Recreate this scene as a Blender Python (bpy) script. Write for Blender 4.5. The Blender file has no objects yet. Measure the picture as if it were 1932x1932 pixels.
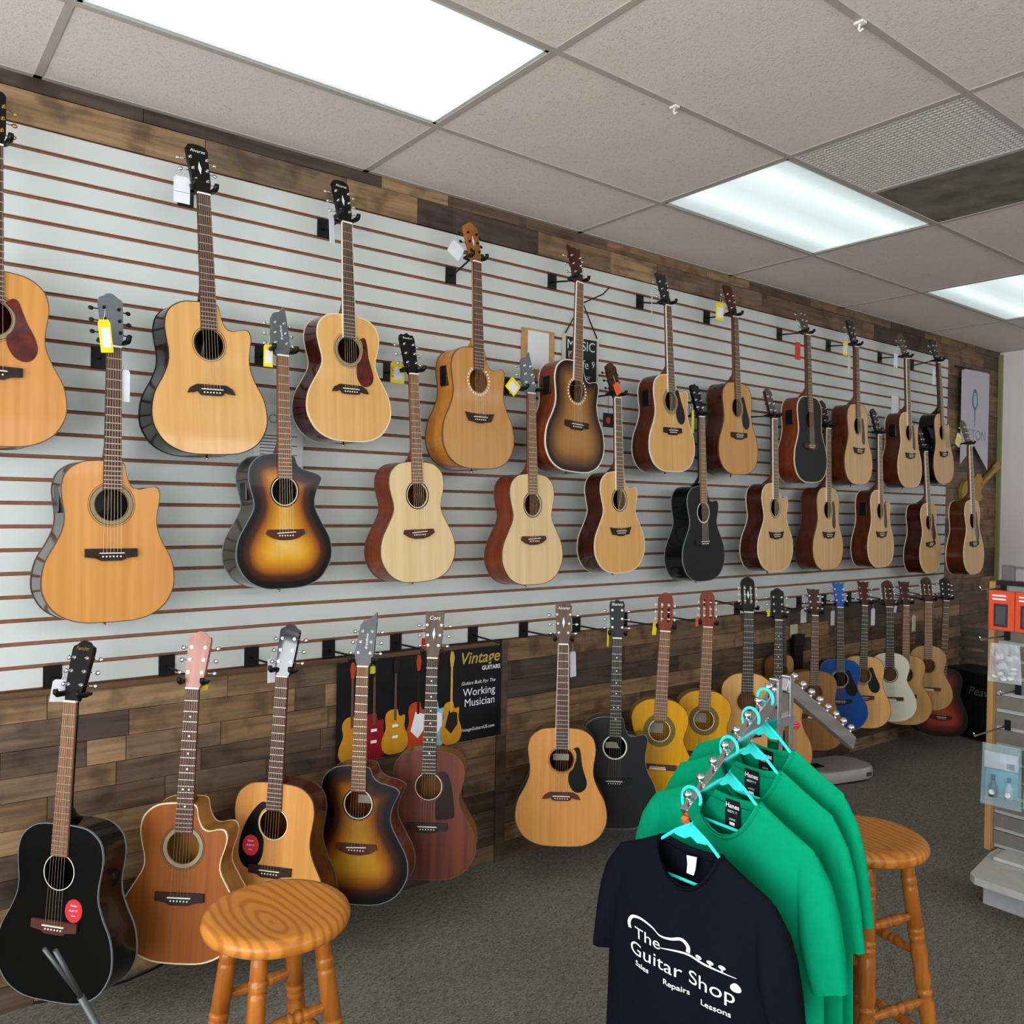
import bpy, bmesh, math, random
from mathutils import Matrix, Vector
random.seed(7)
sc = bpy.context.scene
COL = sc.collection
PI = math.pi

# ------------------------------------------------------------------ camera (solved from the ceiling grid and the slat lines)
F, YAW, PIT, ROL = 1595.15, 0.6626, -0.0079, 0.0168
CAM = Vector((-1.6448, -3.1272, 1.6651))
DV = Vector((math.sin(YAW)*math.cos(PIT), math.cos(YAW)*math.cos(PIT), math.sin(PIT)))
RV = Vector((math.cos(YAW), -math.sin(YAW), 0)); UV = RV.cross(DV)
RV, UV = RV*math.cos(ROL)+UV*math.sin(ROL), UV*math.cos(ROL)-RV*math.sin(ROL)
cd = bpy.data.cameras.new('camera'); cam = bpy.data.objects.new('camera', cd); COL.objects.link(cam)
cd.sensor_fit = 'HORIZONTAL'; cd.sensor_width = 36; cd.lens = F/1932*36; cd.clip_start = .05; cd.clip_end = 100
m = Matrix.Identity(4)
for k, v in enumerate((RV, UV, -DV)):
    for j in range(3): m[j][k] = v[j]
m.translation = CAM; cam.matrix_world = m; sc.camera = cam
def ray(p): return DV + RV*((p[0]-966)/F) - UV*((p[1]-966)/F)
def on_y(p, y): v = ray(p); return CAM + v*((y-CAM.y)/v.y)
def on_z(p, z): v = ray(p); return CAM + v*((z-CAM.z)/v.z)
def on_x(p, x): v = ray(p); return CAM + v*((x-CAM.x)/v.x)

# ------------------------------------------------------------------ light and exposure
w = bpy.data.worlds.new('sky'); sc.world = w; w.use_nodes = True
bg = w.node_tree.nodes['Background']; bg.inputs[0].default_value = (.93, .96, 1, 1); bg.inputs[1].default_value = 6.5
sc.view_settings.view_transform = 'Standard'; sc.view_settings.look = 'None'
sc.view_settings.gamma = 1; sc.view_settings.use_curve_mapping = False
sc.view_settings.exposure = 0.3
LAMP = 1.08
X0, X1, YF, HC = -3.7, 6.016, -6.3, 3.0248      # room extents, ceiling height
def portal(name, loc, rot, sx, sy):
    l = bpy.data.lights.new(name, 'AREA'); l.shape = 'RECTANGLE'; l.size = sx; l.size_y = sy
    l.cycles.is_portal = True
    o = bpy.data.objects.new(name, l); o.location = loc; o.rotation_euler = rot; COL.objects.link(o)
portal('window_daylight_portal', (X0+.02, -3.3, 1.5), (0, -PI/2, 0), 2.3, 4.8)
portal('window_daylight_portal', (1.0, YF+.02, 2.6), (PI/2, 0, 0), 8.4, .6)

# ------------------------------------------------------------------ materials
def lin(h):
    c = [int(h[i:i+2], 16)/255 for i in (0, 2, 4)]
    return tuple(v/12.92 if v <= .04045 else ((v+.055)/1.055)**2.4 for v in c) + (1,)
MATS = {}
def newmat(name):
    mt = bpy.data.materials.new(name); mt.use_nodes = True
    nt = mt.node_tree; return mt, nt, nt.nodes['Principled BSDF'], nt.nodes, nt.links
def plain(name, h, rough=.5, metal=0, coat=0, noise=.06, scale=30, bump=0, spec=.3):
    if name in MATS: return MATS[name]
    mt, nt, b, N, L = newmat(name)
    c = lin(h)
    n = N.new('ShaderNodeTexNoise'); n.inputs['Scale'].default_value = scale; n.inputs['Detail'].default_value = 4
    tc = N.new('ShaderNodeTexCoord'); L.new(tc.outputs['Object'], n.inputs['Vector'])
    r = N.new('ShaderNodeValToRGB'); L.new(n.outputs['Fac'], r.inputs[0])
    r.color_ramp.elements[0].position = .3; r.color_ramp.elements[1].position = .7
    r.color_ramp.elements[0].color = tuple(v*(1-noise) for v in c[:3])+(1,)
    r.color_ramp.elements[1].color = tuple(min(1, v*(1+noise)) for v in c[:3])+(1,)
    L.new(r.outputs[0], b.inputs['Base Color'])
    b.inputs['Roughness'].default_value = rough; b.inputs['Metallic'].default_value = metal
    b.inputs['Coat Weight'].default_value = min(1, coat*.4); b.inputs['Coat Roughness'].default_value = .06; b.inputs['Specular IOR Level'].default_value = .5 if metal else spec
    if bump:
        bp = N.new('ShaderNodeBump'); bp.inputs['Strength'].default_value = bump; bp.inputs['Distance'].default_value = .004
        L.new(n.outputs['Fac'], bp.inputs['Height']); L.new(bp.outputs[0], b.inputs['Normal'])
    MATS[name] = mt; return mt
def grain(name, h1, h2, rough=.4, coat=0, sx=60, sz=2.5, burst=None, axis='z', detail=5, stops=None):
    """wood: noise stretched along the grain; burst = list of (distance to rim in m, colour or None) painted on the lacquer"""
    if name in MATS: return MATS[name]
    mt, nt, b, N, L = newmat(name)
    tc = N.new('ShaderNodeTexCoord'); mp = N.new('ShaderNodeMapping')
    mp.inputs['Scale'].default_value = {'z': (sx, sx, sz), 'x': (sz, sx, sx), 'y': (sx, sz, sx)}[axis]
    L.new(tc.outputs['Object'], mp.inputs[0])
    oi = N.new('ShaderNodeObjectInfo'); mu = N.new('ShaderNodeMath'); mu.operation = 'MULTIPLY'; mu.inputs[1].default_value = 37
    L.new(oi.outputs['Random'], mu.inputs[0])
    n = N.new('ShaderNodeTexNoise'); n.noise_dimensions = '4D'; n.inputs['Scale'].default_value = 1; n.inputs['Detail'].default_value = detail
    n.inputs['Distortion'].default_value = .4
    L.new(mp.outputs[0], n.inputs['Vector']); L.new(mu.outputs[0], n.inputs['W'])
    r = N.new('ShaderNodeValToRGB'); L.new(n.outputs['Fac'], r.inputs[0])
    r.color_ramp.elements[0].position = .3; r.color_ramp.elements[1].position = .7
    r.color_ramp.elements[0].color = lin(h1); r.color_ramp.elements[1].color = lin(h2)
    out = r.outputs[0]
    if burst:
        at = N.new('ShaderNodeAttribute'); at.attribute_name = 'rim'
        m5 = N.new('ShaderNodeMath'); m5.operation = 'MULTIPLY'; m5.inputs[1].default_value = 5; L.new(at.outputs['Fac'], m5.inputs[0])
        r2 = N.new('ShaderNodeValToRGB'); L.new(m5.outputs[0], r2.inputs[0])
        el = r2.color_ramp.elements
        while len(el) < len(burst): el.new(.5)
        for e, (p, c) in zip(el, burst):
            e.position = p/.2; e.color = lin(c)
        mx = N.new('ShaderNodeMix'); mx.data_type = 'RGBA'; mx.blend_type = 'MULTIPLY'; mx.inputs[0].default_value = .35
        L.new(r2.outputs[0], mx.inputs[6]); L.new(out, mx.inputs[7]); out = mx.outputs[2]
    L.new(out, b.inputs['Base Color'])
    b.inputs['Roughness'].default_value = rough; b.inputs['Coat Weight'].default_value = min(1, coat*.4); b.inputs['Coat Roughness'].default_value = .05; b.inputs['Specular IOR Level'].default_value = .22
    MATS[name] = mt; return mt

def plank_mat():
    mt, nt, b, N, L = newmat('reclaimed_plank')
    g = N.new('ShaderNodeNewGeometry'); oi = N.new('ShaderNodeObjectInfo')
    mp = N.new('ShaderNodeMapping'); mp.inputs['Scale'].default_value = (3.0, 20, 42); L.new(g.outputs['Position'], mp.inputs[0])
    mu = N.new('ShaderNodeMath'); mu.operation = 'MULTIPLY'; mu.inputs[1].default_value = 91; L.new(oi.outputs['Random'], mu.inputs[0])
    n = N.new('ShaderNodeTexNoise'); n.noise_dimensions = '4D'; n.inputs['Detail'].default_value = 7; n.inputs['Scale'].default_value = 1; n.inputs['Distortion'].default_value = .8
    L.new(mp.outputs[0], n.inputs['Vector']); L.new(mu.outputs[0], n.inputs['W'])
    r = N.new('ShaderNodeValToRGB'); L.new(oi.outputs['Random'], r.inputs[0])
    cols = ['5b4a3a', '8a6c4c', '6e5843', '9c7e5a', '4d4136', '7d664e', 'a2845f', '64503d', '86694a']
    el = r.color_ramp.elements; r.color_ramp.interpolation = 'CONSTANT'
    while len(el) < len(cols): el.new(.5)
    for k, e in enumerate(el): e.position = k/len(cols); e.color = lin(cols[k])
    r2 = N.new('ShaderNodeValToRGB'); L.new(n.outputs['Fac'], r2.inputs[0])
    r2.color_ramp.elements[0].position = .32; r2.color_ramp.elements[1].position = .68
    r2.color_ramp.elements[0].color = (.32, .3, .28, 1); r2.color_ramp.elements[1].color = (1.15, 1.1, 1.04, 1)
    mx = N.new('ShaderNodeMix'); mx.data_type = 'RGBA'; mx.blend_type = 'MULTIPLY'; mx.inputs[0].default_value = .8
    L.new(r.outputs[0], mx.inputs[6]); L.new(r2.outputs[0], mx.inputs[7])
    # weathered patches and knots
    n2 = N.new('ShaderNodeTexNoise'); n2.noise_dimensions = '4D'; n2.inputs['Scale'].default_value = 9; n2.inputs['Detail'].default_value = 3
    L.new(g.outputs['Position'], n2.inputs['Vector']); L.new(mu.outputs[0], n2.inputs['W'])
    r3 = N.new('ShaderNodeValToRGB'); L.new(n2.outputs['Fac'], r3.inputs[0])
    r3.color_ramp.elements[0].position = .34; r3.color_ramp.elements[0].color = (.38, .35, .33, 1)
    r3.color_ramp.elements[1].position = .5; r3.color_ramp.elements[1].color = (1, 1, 1, 1)
    m2 = N.new('ShaderNodeMix'); m2.data_type = 'RGBA'; m2.blend_type = 'MULTIPLY'; m2.inputs[0].default_value = .8
    L.new(mx.outputs[2], m2.inputs[6]); L.new(r3.outputs[0], m2.inputs[7])
    L.new(m2.outputs[2], b.inputs['Base Color']); b.inputs['Roughness'].default_value = .55
    MATS['plank'] = mt; return mt
def carpet_mat():
    mt, nt, b, N, L = newmat('carpet')
    g = N.new('ShaderNodeNewGeometry')
    n = N.new('ShaderNodeTexNoise'); n.inputs['Scale'].default_value = 95; n.inputs['Detail'].default_value = 6; n.inputs['Distortion'].default_value = 2.2
    mp = N.new('ShaderNodeMapping'); mp.inputs['Scale'].default_value = (.45, 1, 1); L.new(g.outputs['Position'], mp.inputs[0]); L.new(mp.outputs[0], n.inputs['Vector'])
    n2 = N.new('ShaderNodeTexNoise'); n2.inputs['Scale'].default_value = 2.2; n2.inputs['Detail'].default_value = 3; L.new(g.outputs['Position'], n2.inputs['Vector'])
    r = N.new('ShaderNodeValToRGB'); L.new(n.outputs['Fac'], r.inputs[0])
    r.color_ramp.elements[0].position = .3; r.color_ramp.elements[1].position = .72
    r.color_ramp.elements[0].color = lin('4e4e46'); r.color_ramp.elements[1].color = lin('939187')
    r2 = N.new('ShaderNodeValToRGB'); L.new(n2.outputs['Fac'], r2.inputs[0])
    r2.color_ramp.elements[0].color = (.8, .8, .8, 1); r2.color_ramp.elements[1].color = (1.1, 1.08, 1.05, 1)
    mx = N.new('ShaderNodeMix'); mx.data_type = 'RGBA'; mx.blend_type = 'MULTIPLY'; mx.inputs[0].default_value = 1
    L.new(r.outputs[0], mx.inputs[6]); L.new(r2.outputs[0], mx.inputs[7]); L.new(mx.outputs[2], b.inputs['Base Color'])
    b.inputs['Roughness'].default_value = .95; b.inputs['Specular IOR Level'].default_value = .1
    bp = N.new('ShaderNodeBump'); bp.inputs['Strength'].default_value = .6; bp.inputs['Distance'].default_value = .006
    L.new(n.outputs['Fac'], bp.inputs['Height']); L.new(bp.outputs[0], b.inputs['Normal']); return mt
def tile_mat():
    mt, nt, b, N, L = newmat('acoustic_tile')
    g = N.new('ShaderNodeNewGeometry')
    n = N.new('ShaderNodeTexNoise'); n.inputs['Scale'].default_value = 75; n.inputs['Detail'].default_value = 5; n.inputs['Distortion'].default_value = 1.5
    L.new(g.outputs['Position'], n.inputs['Vector'])
    r = N.new('ShaderNodeValToRGB'); L.new(n.outputs['Fac'], r.inputs[0])
    r.color_ramp.elements[0].position = .33; r.color_ramp.elements[1].position = .45
    r.color_ramp.elements[0].color = lin('d2c8be'); r.color_ramp.elements[1].color = lin('e5dcd3')
    L.new(r.outputs[0], b.inputs['Base Color']); b.inputs['Roughness'].default_value = .95
    bp = N.new('ShaderNodeBump'); bp.inputs['Strength'].default_value = .35; bp.inputs['Distance'].default_value = .004
    L.new(n.outputs['Fac'], bp.inputs['Height']); L.new(bp.outputs[0], b.inputs['Normal']); return mt
def lamp_mat(gain=1):
    """prismatic diffuser in front of two tubes: brighter along the tubes"""
    mt, nt, b, N, L = newmat('lamp_diffuser')
    tc = N.new('ShaderNodeTexCoord'); sp = N.new('ShaderNodeSeparateXYZ'); L.new(tc.outputs['Generated'], sp.inputs[0])
    r = N.new('ShaderNodeValToRGB'); L.new(sp.outputs['Y'], r.inputs[0])
    el = r.color_ramp.elements
    st = [(0, .55), (.12, .9), (.24, 1.5), (.36, 1.1), (.5, .95), (.64, 1.1), (.76, 1.5), (.88, .9), (1, .55)]
    while len(el) < len(st): el.new(.5)
    for e, (p, v) in zip(el, st): e.position = p; e.color = (v/2, v/2, v/2, 1)
    mu = N.new('ShaderNodeMath'); mu.operation = 'MULTIPLY'; mu.inputs[1].default_value = LAMP*gain
    L.new(r.outputs[0], mu.inputs[0])
    b.inputs['Base Color'].default_value = lin('dfeeea'); b.inputs['Roughness'].default_value = .3
    b.inputs['Emission Color'].default_value = (.82, .98, 1, 1); L.new(mu.outputs[0], b.inputs['Emission Strength'])
    return mt

# ------------------------------------------------------------------ mesh helpers
def obj(name, me, mat=None, parent=None, **props):
    if isinstance(me, bmesh.types.BMesh):
        bm = me; me = bpy.data.meshes.new(name); bm.to_mesh(me); bm.free()
    o = bpy.data.objects.new(name, me); COL.objects.link(o)
    if mat is not None and len(me.materials) == 0: 
        for x in (mat if isinstance(mat, (list, tuple)) else [mat]): me.materials.append(x)
    if parent is not None: o.parent = parent
    for k, v in props.items(): o[k] = v
    return o
def thing(name, label, cat, loc=(0, 0, 0), group=None, mw=None):
    o = bpy.data.objects.new(name, None); COL.objects.link(o); o.empty_display_size = .05
    if mw is not None: o.matrix_world = mw
    else: o.location = loc
    o['label'] = label; o['category'] = cat
    if group: o['group'] = group
    return o
def tag(o, label, cat, group=None):
    o['label'] = label; o['category'] = cat
    if group: o['group'] = group
    return o
def struct(o): o['kind'] = 'structure'; return o
def box(bm, x0, x1, y0, y1, z0, z1, mi=0):
    v = [bm.verts.new((x, y, z)) for x in (x0, x1) for y in (y0, y1) for z in (z0, z1)]
    for f in ((0, 1, 3, 2), (4, 6, 7, 5), (0, 4, 5, 1), (2, 3, 7, 6), (0, 2, 6, 4), (1, 5, 7, 3)):
        bm.faces.new([v[i] for i in f]).material_index = mi
    return bm
def B(*a): return box(bmesh.new(), *a)
def bevel(bm, r, seg=2):
    bmesh.ops.bevel(bm, geom=bm.edges[:], offset=r, segments=seg, affect='EDGES', profile=.5); return bm
def tube(bm, pts, r, n=8, closed=False, cap=True, flat=1.0, smooth=True):
    pts = [Vector(p) for p in pts]; rings = []; N = len(pts); up = None
    for i, p in enumerate(pts):
        a = pts[i-1] if (i > 0 or closed) else p; b = pts[(i+1) % N] if (i < N-1 or closed) else p
        t = (b-a).normalized()
        if up is None: up = Vector((0, 0, 1)) if abs(t.z) < .9 else Vector((1, 0, 0))
        s = t.cross(up).normalized(); u2 = s.cross(t).normalized(); up = u2
        rr = r[i] if isinstance(r, (list, tuple)) else r
        rings.append([bm.verts.new(p + (s*math.cos(2*PI*k/n)*flat + u2*math.sin(2*PI*k/n))*rr) for k in range(n)])
    for i in range(N if closed else N-1):
        A, C = rings[i], rings[(i+1) % N]
        for k in range(n):
            f = bm.faces.new((A[k], A[(k+1) % n], C[(k+1) % n], C[k])); f.smooth = smooth
    if cap and not closed:
        bm.faces.new(rings[0][::-1]); bm.faces.new(rings[-1])
    return bm
def T(*a, **k): return tube(bmesh.new(), *a, **k)
def turned(bm, p0, p1, prof, n=16):
    """turned wood between two points; prof = [(t, radius)]"""
    p0, p1 = Vector(p0), Vector(p1)
    return tube(bm, [p0.lerp(p1, t) for t, r in prof], [r for t, r in prof], n=n)
def sphere(bm, c, r, n=12, sx=1, sy=1, sz=1):
    g = bmesh.ops.create_uvsphere(bm, u_segments=n, v_segments=max(6, n//2), radius=r, matrix=Matrix.Translation(c) @ Matrix.Diagonal((sx, sy, sz, 1)))
    for v in g['verts']:
        for f in v.link_faces: f.smooth = True
    return bm
def prism(bm, pts, y0, y1, mi=0):
    """polygon in x,z extruded along y"""
    a = [bm.verts.new((x, y0, z)) for x, z in pts]; b = [bm.verts.new((x, y1, z)) for x, z in pts]; n = len(pts)
    fs = [bm.faces.new(a), bm.faces.new(b[::-1])]
    for i in range(n): fs.append(bm.faces.new((a[i], b[i], b[(i+1) % n], a[(i+1) % n])))
    for f in fs: f.material_index = mi
    return bm
def PR(*a, **k):
    bm = prism(bmesh.new(), *a, **k); bmesh.ops.recalc_face_normals(bm, faces=bm.faces[:]); return bm
def catmull(P, per=6):
    out = []; n = len(P)
    for i in range(n-1):
        p0 = P[max(i-1, 0)]; p1 = P[i]; p2 = P[i+1]; p3 = P[min(i+2, n-1)]
        for k in range(per):
            t = k/per
            out.append(tuple(.5*(2*p1[j]+(p2[j]-p0[j])*t+(2*p0[j]-5*p1[j]+4*p2[j]-p3[j])*t*t+(3*p1[j]-p0[j]-3*p2[j]+p3[j])*t**3) for j in range(len(p1))))
    out.append(P[-1]); return out
TEXTS = {}
def text_mesh(s, size, align='CENTER', shear=0, ext=0, spacing=1.0, weight=0):
    """lettering as a flat mesh in x,z facing -y"""
    c = bpy.data.curves.new('lettering', 'FONT'); c.body = s; c.size = size; c.align_x = align; c.align_y = 'CENTER'
    c.shear = shear; c.extrude = ext; c.space_character = spacing; c.offset = weight
    o = bpy.data.objects.new('tmp', c); COL.objects.link(o)
    dg = bpy.context.evaluated_depsgraph_get(); me = bpy.data.meshes.new_from_object(o.evaluated_get(dg))
    bpy.data.objects.remove(o); bpy.data.curves.remove(c)
    me.transform(Matrix.Rotation(PI/2, 4, 'X')); me.materials.clear(); return me
def lettering(s, size, loc, mat, parent, rot=0, name='lettering', **k):
    me = text_mesh(s, size, **k)
    if rot: me.transform(Matrix.Rotation(rot, 4, 'Y'))
    o = obj(name, me, mat, parent); o.location = loc; return o

M_white = plain('white_laminate', 'c9cecb', .35, noise=.02, scale=3)
M_mdf = plain('mdf_groove', '8f664e', .8, noise=.15)
M_black = plain('black_plastic', '0b0b0c', .45)
M_blackm = plain('black_steel', '101011', .4, .3)
M_chrome = plain('chrome', 'd8d8dc', .12, 1, noise=.01)
M_steel = plain('fret_steel', 'b8b4ac', .35, .85, noise=.02)
M_gold = plain('gold_metal', 'c9a24a', .25, 1, noise=.02)
M_cream = plain('cream_plastic', 'e8dfc4', .4)
M_bone = plain('bone_white', 'efebdd', .4, noise=.02)
M_paper = plain('white_paper', 'dfe1e2', .7, noise=.02)
M_print = plain('white_print', 'f2f2f4', .6, noise=.01)
M_ink = plain('grey_ink', '50555c', .8)
PLANK = plank_mat(); CARPET = carpet_mat(); TILE = tile_mat()

# ------------------------------------------------------------------ floor and walls
fl = struct(obj('floor', B(X0-.3, X1+.3, YF-.3, .3, -.12, 0), CARPET))
M_paint = plain('wall_paint', 'e9e3e3', .75, noise=.03, scale=2)
wl = struct(obj('wall_left', B(X0-.2, X1+.2, .035, .2, 0, HC+.1), plain('wall_board', '4a3a2c', .8)))
wb = struct(obj('wall_back', B(X1, X1+.2, YF, .035, 0, HC+.1), M_paint))
def wall_open(name, along, a0, a1, o0, o1, z0, z1, pos, thick):
    bm = bmesh.new()
    parts = ((a0, o0, 0, HC+.1), (o1, a1, 0, HC+.1), (o0, o1, 0, z0), (o0, o1, z1, HC+.1))
    for p, q, zz0, zz1 in parts:
        if along == 'y': box(bm, pos, pos+thick, p, q, zz0, zz1)
        else: box(bm, p, q, pos, pos+thick, zz0, zz1)
    return struct(obj(name, bm, M_paint))
wfr = wall_open('wall_front', 'y', YF, .035, -5.7, -.9, .35, 2.65, X0-.2, .2)
wr = wall_open('wall_right', 'x', X0, X1, -3.2, 5.2, 2.3, 2.9, YF-.2, .2)
M_alu = plain('window_aluminium', '8d9094', .4, .6)
def wframe(name, along, a0, a1, z0, z1, pos, n):
    bm = bmesh.new(); d = (a1-a0)/n
    for k in range(n+1):
        a = a0+k*d
        if along == 'y': box(bm, pos-.03, pos+.03, a-.025, a+.025, z0, z1)
        else: box(bm, a-.025, a+.025, pos-.03, pos+.03, z0, z1)
    for z in (z0, z1):
        if along == 'y': box(bm, pos-.03, pos+.03, a0, a1, z-.03, z+.03)
        else: box(bm, a0, a1, pos-.03, pos+.03, z-.03, z+.03)
    struct(obj(name, bm, M_alu))
wframe('window_1', 'y', -5.7, -.9, .35, 2.65, X0-.1, 4)
wframe('window_2', 'x', -3.2, 5.2, 2.3, 2.9, YF-.1, 6)

# slat panel: 24 slats at 3 inch pitch, x from the left up to SX
ZB, PITCH, SX = 1.0367, .0762, 5.089
obj('slat_backing', B(X0, SX, .012, .034, ZB, ZB+24*PITCH), M_mdf, wl)
sbm = bmesh.new()
prof = [(0, .0066), (0, PITCH-.0066), (.003, PITCH-.0048), (.012, PITCH-.0048), (.012, .0048), (.003, .0048)]
va = [sbm.verts.new((X0, y, z)) for y, z in prof]; vb = [sbm.verts.new((SX, y, z)) for y, z in prof]
for i in range(6):
    f = sbm.faces.new((va[i], va[(i+1) % 6], vb[(i+1) % 6], vb[i])); f.material_index = 0 if i == 0 else 1
sbm.faces.new(va).material_index = 1; sbm.faces.new(vb[::-1]).material_index = 1
bmesh.ops.recalc_face_normals(sbm, faces=sbm.faces[:])
sme = bpy.data.meshes.new('slat'); sbm.to_mesh(sme); sbm.free(); sme.materials.append(M_white); sme.materials.append(plain('slat_edge', 'a8755a', .6))
for k in range(24):
    o = obj('slat', sme, None, wl); o.location = (0, 0, ZB+k*PITCH)
# reclaimed planks
pbm = B(0, 1, 0, 1, 0, 1); pme = bpy.data.meshes.new('plank'); pbm.to_mesh(pme); pbm.free(); pme.materials.append(PLANK)
def planks(xa, xb, z0, z1, lo, hi):
    x = xa
    while x < xb-.02:
        L = random.uniform(lo, hi)
        if xb-(x+L) < lo*.6: L = xb-x
        L = min(L, xb-x); y = random.uniform(0, .003)
        o = obj('plank', pme, None, wl); o.location = (x+.0012, y, z0+.001); o.scale = (L-.0024, .034-y, z1-z0-.002)
        x += L
zs = [0, .085]
while zs[-1] < ZB-.1: zs.append(zs[-1]+random.choice((.08, .086, .09)))
zs[-1] = ZB if ZB-zs[-1] < .05 else zs[-1]
if zs[-1] < ZB: zs.append(ZB)
for a, b in zip(zs[:-1], zs[1:]): 
    planks(-1.75-random.random()*.4, .722, a, b, .12, .62); planks(.782, X1, a, b, .2, .8)
obj('plank', pme, None, wl).matrix_local = Matrix.Translation((.724, -.004, 0)) @ Matrix.Diagonal((.056, .036, ZB, 1))
for a, b in ((ZB+24*PITCH, ZB+24*PITCH+.11), (ZB+24*PITCH+.11, HC)): planks(-1.75, X1, a, b, .3, 1.0)
z = ZB
while z < ZB+24*PITCH-.01:
    z2 = min(z+random.choice((.1, .14, .17)), ZB+24*PITCH)
    if ZB+24*PITCH-z2 < .05: z2 = ZB+24*PITCH
    planks(SX, X1, z, z2, .25, .7); z = z2
struct(obj('trim_1', bevel(B(X0, .722, -.02, .0, ZB-.02, ZB), .003), grain('trim_wood', '4e3a28', '73563a', .55, axis='x')))
struct(obj('trim_2', B(X1-.03, X1-.004, -.03, 0, 0, HC-.02), plain('corner_trim', '8f8a5c', .6)))

# ------------------------------------------------------------------ ceiling grid: tiles, bars, troffers, grille
GX, GY, GW = 1.185, .6585, .5375       # bar spacing along x, along y, first strip width
ce = struct(obj('ceiling', B(X0-.2, X1+.2, YF-.2, .2, HC+.08, HC+.2), plain('plenum', '8a857e', .9)))
xl = [k*GX for k in range(-3, 6)]; yl = [-(GW+k*GY) for k in range(9)]
LIGHTS = {(-3, 0): 'unseen', (-1, 0): 1, (1, 0): 2, (3, 0): 3, (-3, 4): 'unseen', (-1, 4): 'unseen', (1, 4): 'unseen', (3, 4): 'unseen'}
xs_ = [X0] + [x for x in xl if x > X0+.05] + [X1]; ys_ = [0] + yl + [YF]
tb = B(0, 1, 0, 1, 0, 1); tme = bpy.data.meshes.new('ceiling_tile'); tb.to_mesh(tme); tb.free(); tme.materials.append(TILE)
M_dirty = plain('soiled_tile', '77736a', .95, noise=.35, scale=5)
tme2 = tme.copy(); tme2.materials.clear(); tme2.materials.append(M_dirty)
def put_tile(xa, xb, ya, yb, me=tme):
    o = obj('ceiling_tile', me, None, ce); o.location = (xa, ya, HC); o.scale = (xb-xa, yb-ya, .02)
for i in range(len(xs_)-1):
    for j in range(len(ys_)-1):
        xa, xb, yb, ya = xs_[i], xs_[i+1], ys_[j], ys_[j+1]
        gi = round((xa if xa > X0 else xb-GX)/GX); gj = j-1
        if (gi, gj) in LIGHTS and gj >= 0: continue
        if gi == 1 and gj == 1:
            put_tile(xa+GX/2, xb, ya, yb, tme2); continue
        put_tile(xa, xb, ya, yb)
M_bar = plain('grid_bar_enamel', 'b3ada3', .5, noise=.03)
for x in xl: 
    if x > X0: obj('grid_bar', B(x-.012, x+.012, YF, 0, HC-.003, HC+.03), M_bar, ce)
for y in yl: obj('grid_bar', B(X0, X1, y-.012, y+.012, HC-.0035, HC+.03), M_bar, ce)
obj('grid_bar', B(1.5*GX-.012, 1.5*GX+.012, yl[2], yl[1], HC-.003, HC+.03), M_bar, ce)
obj('grid_bar', B(X0, X1, -.022, 0, HC-.003, HC+.004), M_bar, ce)
LM = lamp_mat(); LMB = lamp_mat(1.9); M_trof = plain('troffer_enamel', 'cfd2cf', .4)
LL = {1: 'large bright ceiling light panel nearest the camera above the left wall', 2: 'ceiling light panel beside the air grille and dirty tile', 3: 'farthest ceiling light panel near the back wall, cut by the frame edge'}
for (gi, gj), k in LIGHTS.items():
    xa, xb = gi*GX, (gi+1)*GX; yb = yl[gj]; ya = yl[gj+1]
    xa = max(xa, X0)
    t = thing('ceiling_light', LL.get(k, 'ceiling light panel outside the view, %s in the row %s' % ({-3: 'first', -1: 'second', 1: 'third', 3: 'last'}[gi], 'over the wall' if gj == 0 else 'out in the room')), 'ceiling light', ((xa+xb)/2, (ya+yb)/2, HC), 'fluorescent ceiling lights')
    hx, hy = (xb-xa)/2-.012, (yb-ya)/2-.012
    f = bmesh.new()
    for a in ((-hx, hx, -hy, -hy+.014), (-hx, hx, hy-.014, hy), (-hx, -hx+.014, -hy, hy), (hx-.014, hx, -hy, hy)): box(f, *a, -.001, .02)
    obj('frame', f, M_trof, t); obj('diffuser', B(-hx+.014, hx-.014, -hy+.014, hy-.014, .006, .012), LMB if k == 1 else LM, t)
t = thing('air_grille', 'white eggcrate air return grille in the ceiling beside a light panel', 'vent', (1.25*GX, (yl[1]+yl[2])/2, HC))
hx, hy = GX/4-.014, GY/2-.014
g = bmesh.new(); n = 26
for k in range(n+1):
    x = -hx+2*hx*k/n; box(g, x-.0013, x+.0013, -hy, hy, 0, .012)
    y = -hy+2*hy*k/n; box(g, -hx, hx, y-.0013, y+.0013, 0, .012)
obj('grille', g, plain('grille_plastic', 'c9c6c0', .6), t, kind='stuff')
obj('duct_plate', B(-hx, hx, -hy, hy, .05, .06), plain('duct_dark', 'a09c95', .9), t)
for k, p in enumerate(((1273, 202), (1623, 43))):
    c = on_z(p, HC-.006); bm = bmesh.new()
    box(bm, -.014, .014, -.018, .018, -.006, .003)
    tube(bm, [(0, .0, -.004), (0, .006, -.02), (0, .0, -.032), (0, -.012, -.026)], .0045, n=6)
    o = obj('ceiling_hook', bm, plain('clip_plastic', 'e5e2da', .5)); o.location = c; o.scale = (.75, .75, .75)
    tag(o, ('small white plastic hook on ceiling bar, nearer the wall' , 'small white plastic hook on ceiling bar near the top edge')[k], 'hook', 'clip-on ceiling hooks')

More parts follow.
